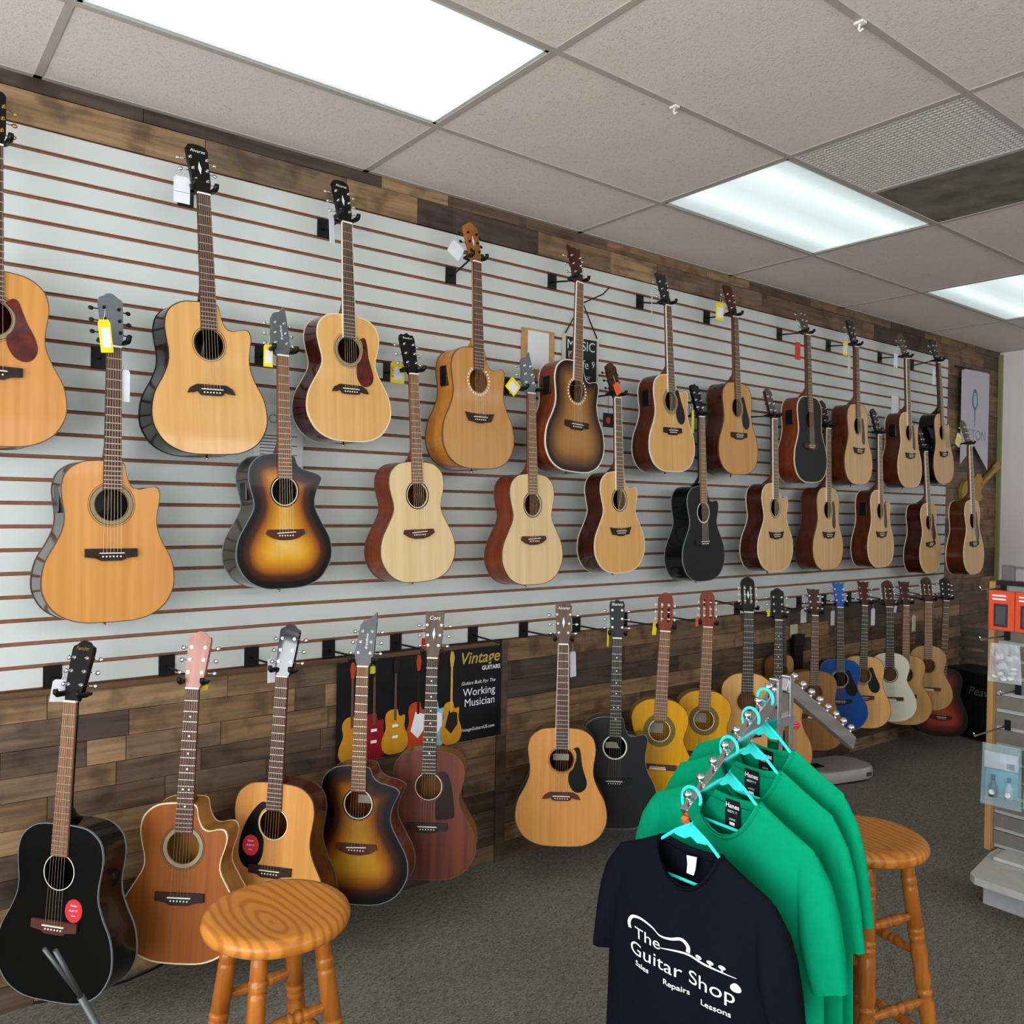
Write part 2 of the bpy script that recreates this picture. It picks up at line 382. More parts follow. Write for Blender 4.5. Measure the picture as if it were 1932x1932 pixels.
# ------------------------------------------------------------------ guitars
HALF = {
 'dread': [(0, 0), (.09, .005), (.155, .035), (.19, .085), (.198, .135), (.187, .195), (.158, .25), (.14, .295), (.137, .335), (.144, .385), (.146, .425), (.132, .467), (.092, .497), (.04, .505), (0, .505)],
 'om': [(0, 0), (.08, .005), (.143, .033), (.181, .083), (.191, .13), (.181, .185), (.15, .24), (.125, .285), (.121, .32), (.134, .37), (.14, .41), (.13, .452), (.093, .484), (.04, .494), (0, .494)],
 'classic': [(0, 0), (.08, .004), (.145, .033), (.178, .08), (.185, .12), (.173, .178), (.143, .235), (.121, .28), (.12, .31), (.133, .353), (.138, .39), (.123, .434), (.082, .468), (.04, .48), (0, .482)]}
CUT = {
 'dread': [(0, 0), (.09, .005), (.155, .035), (.19, .085), (.198, .135), (.187, .195), (.158, .25), (.142, .295), (.14, .335), (.147, .38), (.148, .41), (.137, .428), (.112, .426), (.085, .419), (.06, .427), (.044, .46), (.034, .5), (0, .505)],
 'om': [(0, 0), (.08, .005), (.143, .033), (.181, .083), (.191, .13), (.181, .185), (.15, .24), (.125, .285), (.123, .32), (.136, .365), (.14, .395), (.13, .416), (.108, .418), (.082, .412), (.06, .42), (.044, .45), (.034, .488), (0, .494)],
 'breed': [(0, 0), (.08, .005), (.143, .033), (.181, .083), (.193, .13), (.183, .185), (.152, .24), (.128, .285), (.122, .32), (.131, .36), (.147, .392), (.152, .41), (.134, .424), (.105, .432), (.075, .44), (.052, .458), (.038, .488), (0, .494)]}
def outline(kind, cut):
    base = 'om' if kind == 'breed' else kind
    R = catmull(CUT[kind] if cut else HALF[base], 4)
    Lh = catmull(HALF[base], 4)
    pts = [p for p in R if True] + [(-x, z) for x, z in Lh[-2:0:-1]]
    return pts, HALF[base][-1][1]
HOLE_R = .05
MC = {}
def body_meshes(kind, cut, holez, holer, thick=False):
    key = (kind, cut, round(holez, 3), holer, thick)
    if key in MC: return MC[key]
    P, L = outline(kind, cut); n = len(P); hc = (0, holez)
    dep = lambda z: .118-.02*z/L
    # sides + back
    bm = bmesh.new()
    a = [bm.verts.new((x, .0, z)) for x, z in P]; b = [bm.verts.new((x*.995, dep(z), z)) for x, z in P]
    c = bm.verts.new((0, .128, L*.42))
    for i in range(n):
        f = bm.faces.new((a[i], b[i], b[(i+1) % n], a[(i+1) % n])); f.smooth = True
        bm.faces.new((b[i], c, b[(i+1) % n])).smooth = True
    bmesh.ops.recalc_face_normals(bm, faces=bm.faces[:])
    for e in bm.edges:
        if len(e.link_faces) == 2 and e.link_faces[0].normal.angle(e.link_faces[1].normal, 0) > .7: e.smooth = False
    mb = bpy.data.meshes.new('body'); bm.to_mesh(mb); bm.free()
    # soundboard with a real hole and a rim-distance attribute
    bm = bmesh.new(); lay = bm.verts.layers.float.new('rim'); rings = []
    for t in (0, .15, .3, .45, .6, .72, .82, .9, .96, 1):
        ring = []
        for x, z in P:
            an = math.atan2(z-hc[1], x); hx, hz = holer*math.cos(an), hc[1]+holer*math.sin(an)
            px, pz = hx+(x-hx)*t, hz+(z-hz)*t
            v = bm.verts.new((px, -.001, pz)); v[lay] = min(math.hypot(px-q[0], pz-q[1]) for q in P); ring.append(v)
        rings.append(ring)
    for A_, B_ in zip(rings[:-1], rings[1:]):
        for i in range(n): bm.faces.new((A_[i], A_[(i+1) % n], B_[(i+1) % n], B_[i]))
    rim = [bm.verts.new((v.co.x, .003, v.co.z)) for v in rings[0]]
    for v in rim: v[lay] = .1
    for i in range(n): bm.faces.new((rings[0][i], rim[i], rim[(i+1) % n], rings[0][(i+1) % n]))
    bmesh.ops.recalc_face_normals(bm, faces=bm.faces[:])
    ft = bm.faces[0]
    if ft.normal.y > 0: bmesh.ops.reverse_faces(bm, faces=bm.faces[:])
    mt = bpy.data.meshes.new('soundboard'); bm.to_mesh(mt); bm.free()
    # binding: small square strip round the front edge and round the back edge
    bm = bmesh.new()
    for y0, y1, sc_ in ((-.0018, .004, 1.004), (None, None, 1.0)):
        o_, i_ = [], []
        for x, z in P:
            d0 = y0 if y0 is not None else dep(z)-.004; d1 = y1 if y1 is not None else dep(z)+.0012
            cx, cz = x*1.006, (z-L/2)*1.004+L/2; ix, iz = (x*.98, (z-L/2)*.986+L/2) if thick else (x*.991, (z-L/2)*.994+L/2)
            o_.append((bm.verts.new((cx, d0, cz)), bm.verts.new((cx, d1, cz)), bm.verts.new((ix, d1, iz)), bm.verts.new((ix, d0, iz))))
        for i in range(n):
            p, q = o_[i], o_[(i+1) % n]
            for k in range(4): bm.faces.new((p[k], p[(k+1) % 4], q[(k+1) % 4], q[k]))
    bmesh.ops.recalc_face_normals(bm, faces=bm.faces[:])
    mbi = bpy.data.meshes.new('binding'); bm.to_mesh(mbi); bm.free()
    MC[key] = (mb, mt, mbi, L); return MC[key]
def usemesh(me, mat):
    """same geometry with another material"""
    key = (me.name, mat.name)
    if key not in MC:
        c = me.copy(); c.materials.clear(); c.materials.append(mat); MC[key] = c
    return MC[key]
def annulus(bm, r0, r1, cz, y, n=40, mi=0, dash=False):
    a = [bm.verts.new((r0*math.cos(2*PI*k/n), y, cz+r0*math.sin(2*PI*k/n))) for k in range(n)]
    b = [bm.verts.new((r1*math.cos(2*PI*k/n), y, cz+r1*math.sin(2*PI*k/n))) for k in range(n)]
    for k in range(n):
        if dash and k % 2: continue
        bm.faces.new((a[k], a[(k+1) % n], b[(k+1) % n], b[k])).material_index = mi
BRIDGE = {
 'rect': [(-.078, -.012), (-.078, .014), (.078, .014), (.078, -.012), (.045, -.016), (.03, -.024), (-.03, -.024), (-.045, -.016)],
 'must': [(-.082, -.014), (-.072, .004), (-.05, .016), (.05, .016), (.072, .004), (.082, -.014), (.06, -.012), (.046, -.006), (.038, -.018), (.028, -.02), (-.028, -.02), (-.038, -.018), (-.046, -.006), (-.06, -.012)],
 'smile': [(-.078, -.004), (-.072, .012), (.072, .012), (.078, -.004), (.05, -.02), (.02, -.027), (-.02, -.027), (-.05, -.02)],
 'wash': [(-.078, .018), (-.045, .014), (.045, .014), (.078, .018), (.06, -.018), (.03, -.02), (.015, -.025), (-.015, -.025), (-.03, -.02), (-.06, -.018)],
 'tie': [(-.092, -.013), (-.092, .013), (.092, .013), (.092, -.013)]}
HEADS = {
 'flare': [(-.0215, 0), (-.026, .018), (-.031, .04), (-.0365, .165), (-.03, .176), (-.012, .181), (.012, .181), (.03, .176), (.0365, .165), (.031, .04), (.026, .018), (.0215, 0)],
 'round': [(-.0215, 0), (-.027, .02), (-.031, .04), (-.0365, .15), (-.034, .162), (-.022, .168), (-.012, .177), (0, .181), (.012, .177), (.022, .168), (.034, .162), (.0365, .15), (.031, .04), (.027, .02), (.0215, 0)],
 'scallop': [(-.0215, 0), (-.029, .03), (-.036, .155), (-.03, .172), (-.016, .17), (0, .18), (.016, .17), (.03, .172), (.036, .155), (.029, .03), (.0215, 0)],
 'open': [(-.0215, 0), (-.029, .03), (-.034, .15), (-.04, .178), (-.018, .17), (0, .176), (.018, .17), (.04, .178), (.034, .15), (.029, .03), (.0215, 0)],
 'point': [(-.0215, 0), (-.033, .022), (-.036, .045), (-.024, .15), (-.012, .168), (.006, .172), (.02, .184), (.033, .2), (.036, .16), (.036, .045), (.033, .022), (.0215, 0)],
 'square': [(-.0215, 0), (-.028, .03), (-.033, .06), (-.037, .183), (.037, .183), (.033, .06), (.028, .03), (.0215, 0)],
 'slot': [(-.026, 0), (-.031, .018), (-.035, .035), (-.037, .16), (-.03, .178), (-.012, .19), (0, .193), (.012, .19), (.03, .178), (.037, .16), (.035, .035), (.031, .018), (.026, 0)]}
GUARD = {
 'dread': [(.032, .046), (.054, .022), (.058, -.005), (.05, -.032), (.036, -.05), (.04, -.08), (.058, -.108), (.085, -.118), (.108, -.105), (.118, -.075), (.108, -.04), (.09, -.005), (.076, .03), (.066, .056), (.05, .062)],
 'tear': [(.05, .05), (.062, .03), (.062, .0), (.05, -.035), (.032, -.055), (.03, -.09), (.045, -.125), (.072, -.138), (.1, -.125), (.11, -.095), (.1, -.06), (.088, -.02), (.082, .03), (.072, .056)],
 'slim': [(.045, .04), (.058, .02), (.06, -.02), (.05, -.06), (.055, -.1), (.075, -.115), (.092, -.105), (.094, -.06), (.088, -.01), (.08, .035), (.065, .055)],
 'fend': [(.02, .06), (.045, .04), (.056, .01), (.052, -.02), (.035, -.046), (.03, -.08), (.04, -.125), (.065, -.15), (.095, -.15), (.118, -.12), (.122, -.08), (.112, -.03), (.09, .02), (.06, .06), (.038, .072)],
 'big': [(.03, .052), (.056, .02), (.058, -.01), (.045, -.04), (.03, -.055), (.03, -.11), (.036, -.128), (.09, -.12), (.105, -.1), (.09, .0), (.078, .04), (.06, .06)]}
def head_mesh(kind, mat):
    key = ('head', kind, mat.name)
    if key in MC: return MC[key]
    P = HEADS[kind]
    if kind == 'slot':
        c = bpy.data.curves.new('h', 'CURVE'); c.dimensions = '2D'; c.fill_mode = 'BOTH'; c.extrude = .009
        def sp(pts):
            s = c.splines.new('POLY'); s.points.add(len(pts)-1); s.use_cyclic_u = True
            for q, p in zip(s.points, pts): q.co = (p[0], p[1], 0, 1)
        sp(P)
        for sg in (-1, 1):
            x = sg*.0165; sp([(x-.0065, .045), (x+.0065, .045), (x+.0065, .145), (x-.0065, .145)])
        o = bpy.data.objects.new('tmp', c); COL.objects.link(o)
        me = bpy.data.meshes.new_from_object(o.evaluated_get(bpy.context.evaluated_depsgraph_get()))
        bpy.data.objects.remove(o); bpy.data.curves.remove(c)
        me.transform(Matrix.Translation((0, .009, 0)) @ Matrix.Rotation(PI/2, 4, 'X'))
    else:
        me = bpy.data.meshes.new('headstock'); bm = PR(P, 0, .0155); bm.to_mesh(me); bm.free()
    me.materials.clear(); me.materials.append(mat); MC[key] = me; return me
def peg_mesh(slot, sg, mat):
    key = ('peg', slot, sg, mat.name)
    if key in MC: return MC[key]
    bm = bmesh.new()
    if slot:
        tube(bm, [(-sg*.006, .009, 0), (sg*.028, .009, 0)], .0022, n=6)
        tube(bm, [(-sg*.006, .004, 0), (sg*.007, .004, 0)], .0042, n=8)
        sphere(bm, (sg*.031, .012, 0), .0075, 8, .7, 1, 1.1)
    else:
        tube(bm, [(0, .002, 0), (0, -.002, 0)], .0056, n=10); tube(bm, [(0, 0, 0), (0, -.009, 0)], .0031, n=8)
        tube(bm, [(0, .016, 0), (sg*.03, .017, 0)], .002, n=6)
        box(bm, -.006, .006, .0155, .022, -.008, .008)
        sphere(bm, (sg*.034, .017, 0), .0085, 10, 1.0, .5, .85)
    me = bpy.data.meshes.new('tuning_peg'); bm.to_mesh(me); bm.free(); me.materials.append(mat); MC[key] = me; return me

W = {}
def W_(k, *a, **kw): W[k] = grain('wood_'+k, *a, **kw)
W_('nat', 'c4853f', 'd69a55', .3, .35, 38, 1.0)
W_('nat2', 'd09a54', 'e0ad68', .3, 1.1, 38, 1.0)
W_('gold', 'c08c4c', 'd09c58', .32, .4, 38, 1.0)
W_('orange', 'b9823f', 'c8935a', .25, 2.2, 45, 1.0)
W_('nat3', 'cca26a', 'dcb580', .3, .5, 38, 1.0)
W_('pale', 'd9b984', 'e8cf9f', .45, .1, 30, .8)
W_('cedar', '824619', '985824', .45, .1, 60, 1.2)
W_('mahog', '4a2418', '6f3a28', .5, .05, 30, 1.5)
W_('yellow', 'cc8f08', 'd99f10', .35, .15, 60, 1.2)
W_('tan', 'b07f42', 'c4965a', .4, .2, 45, 1.2)
W_('brown', '7d5526', '96693a', .4, .2, 45, 1.2)
W_('walnut', 'a67a42', 'c29a64', .45, .1, 22, 1.5)
W_('burst', 'ffffff', 'e8e0d0', .35, .3, 50, 1.0, burst=[(.0, '030201'), (.02, '070301'), (.045, '4a2003'), (.068, 'a8640a'), (.105, 'd99a18'), (.15, 'e6bc62')])
W_('burstd', 'ffffff', 'd8d0c0', .4, .15, 50, 1.0, burst=[(.0, '030201'), (.022, '070301'), (.05, '421a03'), (.078, '8f520a'), (.12, 'b8841c'), (.16, 'c0922e')])
W_('tburst', 'ffffff', 'd8d0c0', .3, .5, 45, 1.0, burst=[(.0, '1c130d'), (.018, '2a1c12'), (.05, '6e4a22'), (.085, '9c6d34'), (.12, 'ab7a3e'), (.16, 'b08044')])
W_('rburst', 'ffffff', 'd8d0c0', .4, .05, 45, 1.0, burst=[(.0, '0a0404'), (.03, '1a0705'), (.06, '5a150a'), (.09, '8c2c0e'), (.13, '9c3a12'), (.16, 'a04014')])
W['black'] = plain('black_lacquer', '050506', .2, coat=.4, noise=.02)
W['satinblack'] = plain('satin_black', '17181a', .5, noise=.05)
W['blue'] = plain('blue_lacquer', '0a3f86', .35, coat=.15, noise=.08)
W['white'] = plain('white_lacquer', 'd4d0c0', .35, coat=.2, noise=.02)
S = {}
S['black'] = plain('side_black', '08090a', .15, coat=.6, spec=.25, noise=.02)
S['grey'] = plain('side_grey_gloss', '35302c', .12, coat=1, spec=.3, noise=.1)
S['rose'] = grain('side_rosewood', '2a100b', '441c12', .12, .9, 30, 2.5)
S['mahog'] = grain('side_mahogany', '5a2410', '7a3718', .25, .5, 40, 2.5)
S['mahogd'] = grain('side_mahogany_dark', '3d1a0c', '562712', .25, .5, 40, 2.5)
S['amber'] = grain('side_amber_maple', 'a2601c', 'bb7726', .15, .9, 14, 6)
S['cedar'] = grain('side_honey', '8f5c26', 'aa7536', .3, .4, 40, 2.5)
S['tan'] = grain('side_tan', '7c5024', '986a38', .4, .2, 40, 2.5)
S['yellow'] = grain('side_amber_yellow', 'a4700f', 'b98420', .3, .4, 40, 2.5)
FB_D = grain('fretboard_dark', '2a211c', '3d3028', .5, 0, 90, 6)
FB_B = grain('fretboard_brown', '6d4a34', '8a6247', .5, 0, 90, 6)
FB_R = grain('fretboard_rosewood', '47302a', '5f4238', .5, 0, 90, 6)
FB_K = grain('fretboard_black', '1c1e20', '2c2f33', .45, 0, 90, 6)
NECK = grain('neck_mahogany', '5c2e1a', '754026', .4, .2, 60, 2)
NECKD = grain('neck_dark', '2b1a12', '3c261a', .35, .3, 60, 2)
NECKT = grain('neck_tan', '9c6a38', 'b0804c', .35, .3, 60, 2)
NECKK = plain('neck_black', '0a0a0b', .25, coat=.5)
H = {'black': plain('head_black', '0a0a0b', .3, coat=.15), 'grey': plain('head_grey', '5d5f62', .22, coat=.7), 'pink_glare': grain('head_rosewood_glare', 'a06a5e', 'b98578', .3, .4, 60, 3),  # the pink rosewood has the glare on the lacquer painted into its colour
     'burl': grain('head_burl', '7a4418', 'a8692c', .2, .8, 25, 12), 'mahog': grain('head_mahogany', '3a1a12', '4e2519', .3, .4, 60, 3), 'dark': plain('head_dark', '232325', .3, coat=.3),
     'rust': grain('head_rust', '6f3020', '8a4028', .4, .2, 60, 3), 'blue': plain('head_blue', '17509c', .3, coat=.4), 'gloss': plain('head_mirror_lacquer', '1b1720', .03, coat=2.5, noise=0, spec=.6),
     'brown': grain('head_brown', '55453a', '6a574a', .4, .2, 60, 3)}
TORT = grain('tortoise', '2d0c08', '6e2216', .2, .8, 28, 28)
GB = plain('guard_black', '0a0a0b', .35, coat=.1); GBR = plain('guard_brown', '4a3430', .3, coat=.3); GDK = plain('guard_dark_red', '1e0d0a', .35)
BR_D = grain('bridge_dark', '241a15', '362820', .5, 0, 30, 90); BR_R = grain('bridge_rosewood', '43241c', '5a3328', .5, 0, 30, 90); BR_B = plain('bridge_black', '101112', .4)
BI = {'cream': plain('binding_cream', 'e0cfa4', .4), 'white': plain('binding_white', 'dfd9cc', .4), 'black': plain('binding_black', '1a1512', .4), 'brown': plain('binding_brown', '5a4630', .4), 'grey': plain('binding_grey', '6f757a', .4)}
MROS = plain('rosette_dark', '2a2420', .5); MROS2 = plain('rosette_grey', '8d8468', .5); MROS3 = plain('rosette_white', 'e6e2d4', .4); MROS4 = plain('rosette_olive', '6d5a20', .5)
M_str = plain('string_bronze', 'b8a98a', .35, .8); M_stk = plain('sticker_red', 'c8323a', .5); M_pick = plain('preamp_black', '08080a', .3, coat=.3)

GROOT = {}
def guitar(short, label, nut, sad, body='dread', cut=False, top='nat', side='mahog', bind='brown', fb=FB_R, neck=NECK, head='flare', hm='black', peg=M_chrome,
           guard=None, gm=TORT, bridge='rect', bm_=BR_D, ros='ring', joint=.359, SL=.648, dn=.205, ds=.228, yaw=0, pre=False, logo=None, diamond=False,
           fbind=False, lefty=False, sticker=None, L_=None, inlay=False, nut_m=M_bone, group=None, pins=M_bone, inlabel=False, hanger=True, plate=True):
    A = on_y(nut, -dn)
    if sad is not None: Sd = on_y(sad, -ds)
    else: Sd = A + (Vector((-.06, -.045, -1)) if hanger else Vector((0, -.03, -1))).normalized()*L_
    s = (A-Sd).length/SL; Zx = (A-Sd).normalized()
    a = math.radians(yaw); nrm = Vector((-math.sin(a), -math.cos(a), 0)); nrm = (nrm - Zx*nrm.dot(Zx)).normalized()
    Yx = -nrm; Xx = Yx.cross(Zx)
    bl = HALF['om' if body == 'breed' else body][-1][1]
    nz = bl+joint
    M = Matrix.Identity(4)
    for k, v in enumerate((Xx, Yx, Zx)):
        for j in range(3): M[j][k] = v[j]*s
    M.translation = A - Zx*nz*s + Yx*.007*s
    t = thing('acoustic_guitar', label, 'guitar', group=group, mw=M); GROOT[short] = (t, A, Xx, Yx, Zx, s)
    holez = nz - (.765 if joint > .34 else .735)*SL
    if body != 'classic' and SL > .7: holez = bl-.125
    mb, mt, mbi, _ = body_meshes(body, cut, holez, HOLE_R, bind in ('cream', 'white'))
    obj('body', usemesh(mb, S[side]), None, t); obj('soundboard', usemesh(mt, W[top]), None, t); obj('binding', usemesh(mbi, BI[bind]), None, t)
    # rosette
    bm = bmesh.new()
    if ros == 'ring': annulus(bm, .0505, .0535, holez, -.0016); annulus(bm, .058, .0595, holez, -.0016)
    elif ros == 'wide': annulus(bm, .0505, .052, holez, -.0016, mi=0); annulus(bm, .052, .064, holez, -.0015, mi=1); annulus(bm, .064, .066, holez, -.0016); annulus(bm, .07, .0712, holez, -.0016)
    elif ros == 'white': annulus(bm, .0505, .0565, holez, -.0016, mi=2)
    elif ros == 'thin': annulus(bm, .0505, .053, holez, -.0016, mi=2)
    elif ros == 'bw': annulus(bm, .0505, .0535, holez, -.0016, mi=2); annulus(bm, .0535, .059, holez, -.0016, mi=0)
    elif ros == 'dash': annulus(bm, .054, .064, holez, -.0015, mi=2, dash=True, n=52)
    elif ros == 'olive': annulus(bm, .0505, .0535, holez, -.0016, mi=2); annulus(bm, .0535, .078, holez, -.0015, mi=3)
    o = obj('rosette', bm, [MROS, MROS2, MROS3, MROS4], t)
    # neck, fretboard, frets, nut
    key = ('neck', body, joint, SL, round(holez, 3))
    fend = holez+HOLE_R-.004
    wn, we = (.0255, .031) if body == 'classic' else (.0215, .0278)
    if key not in MC:
        bm = bmesh.new(); rings = []
        for z, w_, d in ((nz, wn, .02), (nz-.05, wn+.0005, .021), (bl+.09, we-.004, .023), (bl+.05, we-.003, .025), (bl+.022, we-.004, .05), (bl-.002, we-.006, .085)):
            rings.append([bm.verts.new((w_*math.cos(PI*k/8), -.001 + d*math.sin(PI*k/8)**.8 if k not in (0, 8) else -.001, z)) for k in range(9)])
        for p, q in zip(rings[:-1], rings[1:]):
            for k in range(8): bm.faces.new((p[k], p[k+1], q[k+1], q[k])).smooth = True
            bm.faces.new((p[8], p[0], q[0], q[8]))
        bm.faces.new(rings[0]); bm.faces.new(rings[-1]); bmesh.ops.recalc_face_normals(bm, faces=bm.faces[:])
        me1 = bpy.data.meshes.new('neck'); bm.to_mesh(me1); bm.free()
        bm = PR([(-wn, nz), (wn, nz), (we, fend), (-we, fend)], -.0075, -.001); me2 = bpy.data.meshes.new('fretboard'); bm.to_mesh(me2); bm.free()
        bm = bmesh.new(); bm2 = bmesh.new()
        for k in range(1, 22):
            z = nz - SL*(1-2**(-k/12))
            if z < fend+.002: break
            w_ = wn+(we-wn)*(nz-z)/(nz-fend); box(bm, -w_, w_, -.0087, -.0073, z-.0011, z+.0011)
            if k in (3, 5, 7, 9, 12, 15):
                zc = nz - SL*(1-2**(-(k-.5)/12)); 
                for x in ((-.01, .01) if k == 12 else (0,)):
                    prism(bm2, [(x+.0034*math.cos(2*PI*q/8), zc+.0034*math.sin(2*PI*q/8)) for q in range(8)], -.0079, -.0074)
        me3 = bpy.data.meshes.new('frets'); bm.to_mesh(me3); bm.free(); me5 = bpy.data.meshes.new('inlays'); bm2.to_mesh(me5); bm2.free()
        bm = bmesh.new(); sz = nz-SL
        for k in range(6):
            xa, xb = (-.0175+.007*k)*(1.15 if body == 'classic' else 1), (-.0265+.0106*k)
            tube(bm, [(xa, -.0098, nz), (xb, -.0115, sz)], .00055, n=4, cap=False)
        me4 = bpy.data.meshes.new('strings'); bm.to_mesh(me4); bm.free()
        MC[key] = (me1, me2, me3, me4, me5)
    me1, me2, me3, me4, me5 = MC[key]
    obj('neck', usemesh(me1, neck), None, t); fo = obj('fretboard', usemesh(me2, fb), None, t)
    obj('frets', usemesh(me3, M_steel), None, fo, kind='stuff')
    if inlay: obj('inlays', usemesh(me5, M_bone), None, fo, kind='stuff')
    if fbind:
        bm = bmesh.new()
        for sg in (-1, 1): prism(bm, [(sg*wn, nz), (sg*(wn+.0022), nz), (sg*(we+.0022), fend), (sg*we, fend)], -.0078, -.0006)
        bmesh.ops.recalc_face_normals(bm, faces=bm.faces[:]); obj('fretboard_binding', bm, BI['white'], fo)
    obj('strings', usemesh(me4, M_str), None, t, kind='stuff')
    obj('nut', B(-wn, wn, -.0105, -.001, nz, nz+.0055), nut_m, t)
    # headstock
    slot = head == 'slot'
    ho = obj('headstock', head_mesh(head, H[hm]), None, t); ho.matrix_local = Matrix.Translation((0, -.003, nz+.004)) @ Matrix.Rotation(-math.radians(13), 4, 'X')
    for sg in (-1, 1):
        for k in range(3):
            z = (.06, .095, .13)[k] if slot else (.048, .088, .128)[k]
            x = sg*(.0165 if slot else (.0205+.004*k if head in ('flare', 'square', 'open') else .0225))
            if head == 'point' and sg < 0: x = -.0225+.0045*k
            p = obj('tuning_peg', peg_mesh(slot, sg, peg), None, ho); p.location = (x, 0, z)
            if not slot and head != 'point': p.scale = (1, 1, 1)
    if diamond: obj('inlay_diamond', PR([(0, .07), (.006, .093), (0, .118), (-.006, .093)], -.0006, .001), plain('pearl', 'dfe8ea', .2), ho)
    if logo:
        tx, sz, colr, rot = logo
        lettering(tx, sz, (0, -.0008, .156) if not rot else (.006, -.0008, .09), colr, ho, rot=rot, name='logo', shear=.2)
    # bridge
    sz = nz-SL
    bo = obj('bridge', PR([(x, z+sz) for x, z in BRIDGE[bridge]], -.009, -.001), bm_, t)
    sb = B(-.037, .037, -.013, -.009, sz-.0015, sz+.0015) if bridge != 'smile' else PR([(-.037, sz-.003), (.037, sz+.0005), (.037, sz+.0035), (-.037, sz)], -.013, -.009)
    obj('saddle', sb, M_bone, bo)
    bm = bmesh.new()
    if bridge == 'tie': box(bm, -.04, .04, -.0125, -.009, sz-.011, sz-.005)
    else:
        for k in range(6): sphere(bm, (-.0265+.0106*k, -.0095, sz-.0105), .0029, 8)
    obj('bridge_pins' if bridge != 'tie' else 'tie_block', bm, pins, bo)
    if guard:
        P = [((-x if lefty else x), z+holez) for x, z in catmull(GUARD[guard]+GUARD[guard][:1], 3)[:-1]]
        go = obj('pickguard', PR(P, -.0022, -.0011), gm, t)
    if sticker:
        x, z, r = sticker; st = obj('sticker', PR([(x+r*math.cos(2*PI*k/28), z+sz+r*1.15*math.sin(2*PI*k/28)) for k in range(28)], -.003, -.0012), M_stk, t)
        for q, (tx, ss) in enumerate((('Fender', .008), ('PLAY IT', .0085), ('LOUD', .0055))): lettering(tx, ss, (x, -.0032, z+sz+(.015, .0, -.014)[q]), M_print, st)
    if inlabel: obj('inner_label', B(-.035, .035, .112, .115, holez-.028, holez+.02), plain('label_paper', 'cfc6ae', .7), t)
    z = .0; obj('strap_button', T([(0, .055, .001), (0, .055, -.006), (0, .055, -.008), (0, .055, -.013)], [.003, .003, .006, .006], n=8), M_chrome, t)
    if pre:
        P, L = outline(body, cut); q = min(((-x, zz) for x, zz in HALF['om' if body == 'breed' else body]), key=lambda c: abs(c[1]-bl*.76) if c[1] > bl*.5 else 9)
        po = obj('preamp', bevel(B(q[0]-.0035, q[0]+.012, .028, .075, q[1]-.045, q[1]+.04), .003, 1), M_pick, t)
    if hanger: hang(short, A, Xx, Yx, Zx, s, plate, .0445 if head in ('slot', 'point') else .038)
    return t
def hang(short, A, Xx, Yx, Zx, s, plate=True, hw=.037):
    """black slatwall hanger: plate hooked on the slats, arm, yoke with two padded prongs under the headstock"""
    px = A.x; k = math.floor((A.z+.02-ZB)/PITCH); z0 = ZB+k*PITCH
    if z0 > ZB+23*PITCH: z0 = ZB+23*PITCH
    if z0 < ZB: z0 = ZB
    t = thing('guitar_hanger', 'black slatwall hanger holding the '+short, 'hanger', (px, 0, z0), 'guitar hangers on the slat wall')
    obj('plate', bevel(B(-.028, .028, -.004, -.0005, .002, PITCH-.001), .0012, 1), M_black, t)
    Ap = A - Vector((px, 0, z0)); yk = Ap + Zx*.022*s + Yx*.04*s           # yoke centre behind the neck
    obj('arm', T([(0, -.003, .036), (0, -.012, .034), tuple(yk+Yx*.012)], .0042, n=8), M_blackm, t)
    pr = []
    for a in range(9):
        th = PI*a/8; pr.append(yk + Xx*(hw*math.cos(th)) + Yx*(.012*math.sin(th)))
    e0 = yk + Xx*hw - Yx*.052; e1 = yk - Xx*hw - Yx*.052
    obj('yoke', T([e0]+pr+[e1], .0055, n=8), M_blackm, t)
    for e, sg in ((e0, 1), (e1, -1)):
        bm = T([e+Yx*.035, e+Yx*.002, e-Yx*.006+Zx*.006, e-Yx*.008+Zx*.016], [.0085, .009, .0085, .0075], n=10); obj('prong_pad', bm, M_black, t)
    return t

GT, GM, GBt = 'guitars in the top row', 'guitars in the middle row', 'guitars in the bottom row'
U = dict(group=GT, yaw=-5.5)
guitar('cropped guitar', 'natural top guitar with large tortoise pickguard, cut off by the left frame edge', (-10, 272), (-15, 698), top='nat', side='rose', bind='brown', guard='dread', gm=TORT, bridge='rect', bm_=BR_D, head='flare', peg=M_gold, ros='wide', **U)
guitar('black-sided cutaway', 'natural cutaway guitar with glossy black sides and moustache bridge, upper left', (385, 367), (400, 735), cut=True, top='nat2', side='black', bind='black', bridge='must', head='flare', diamond=True, logo=('Alvarez', .017, M_print, 0), neck=NECKK, ros='ring', **U)
guitar('tortoise-guard folk guitar', 'small-bodied natural guitar with tortoise pickguard and cream binding', (655, 421), (662, 734), body='om', top='nat2', side='rose', bind='cream', guard='tear', gm=TORT, bridge='must', head='flare', diamond=True, logo=('Alvarez', .016, M_print, 0), fbind=True, ros='wide', **U)
guitar('amber cutaway', 'glossy orange cutaway guitar with figured amber sides and burl headstock', (901, 495), (906, 787), cut=True, top='orange', side='amber', bind='brown', bridge='wash', head='round', hm='burl', peg=M_black, neck=NECKT, pre=True, ros='dash', diamond=True, **U)
guitar('brown-burst cutaway', 'brown sunburst cutaway guitar with white binding hanging before the chalk sign', (1095, 534), (1089, 801), cut=True, top='tburst', side='mahog', bind='white', fb=FB_B, bridge='rect', bm_=BR_D, head='open', hm='mahog', fbind=True, pre=True, ros='dash', **U)
guitar('white-bound cutaway', 'natural cutaway guitar with black pickguard, preamp and white binding', (1262, 577), (1270, 812), cut=True, top='nat2', side='mahogd', bind='white', guard='dread', gm=GB, bridge='rect', bm_=BR_B, head='open', hm='dark', fbind=True, pre=True, ros='wide', **U)
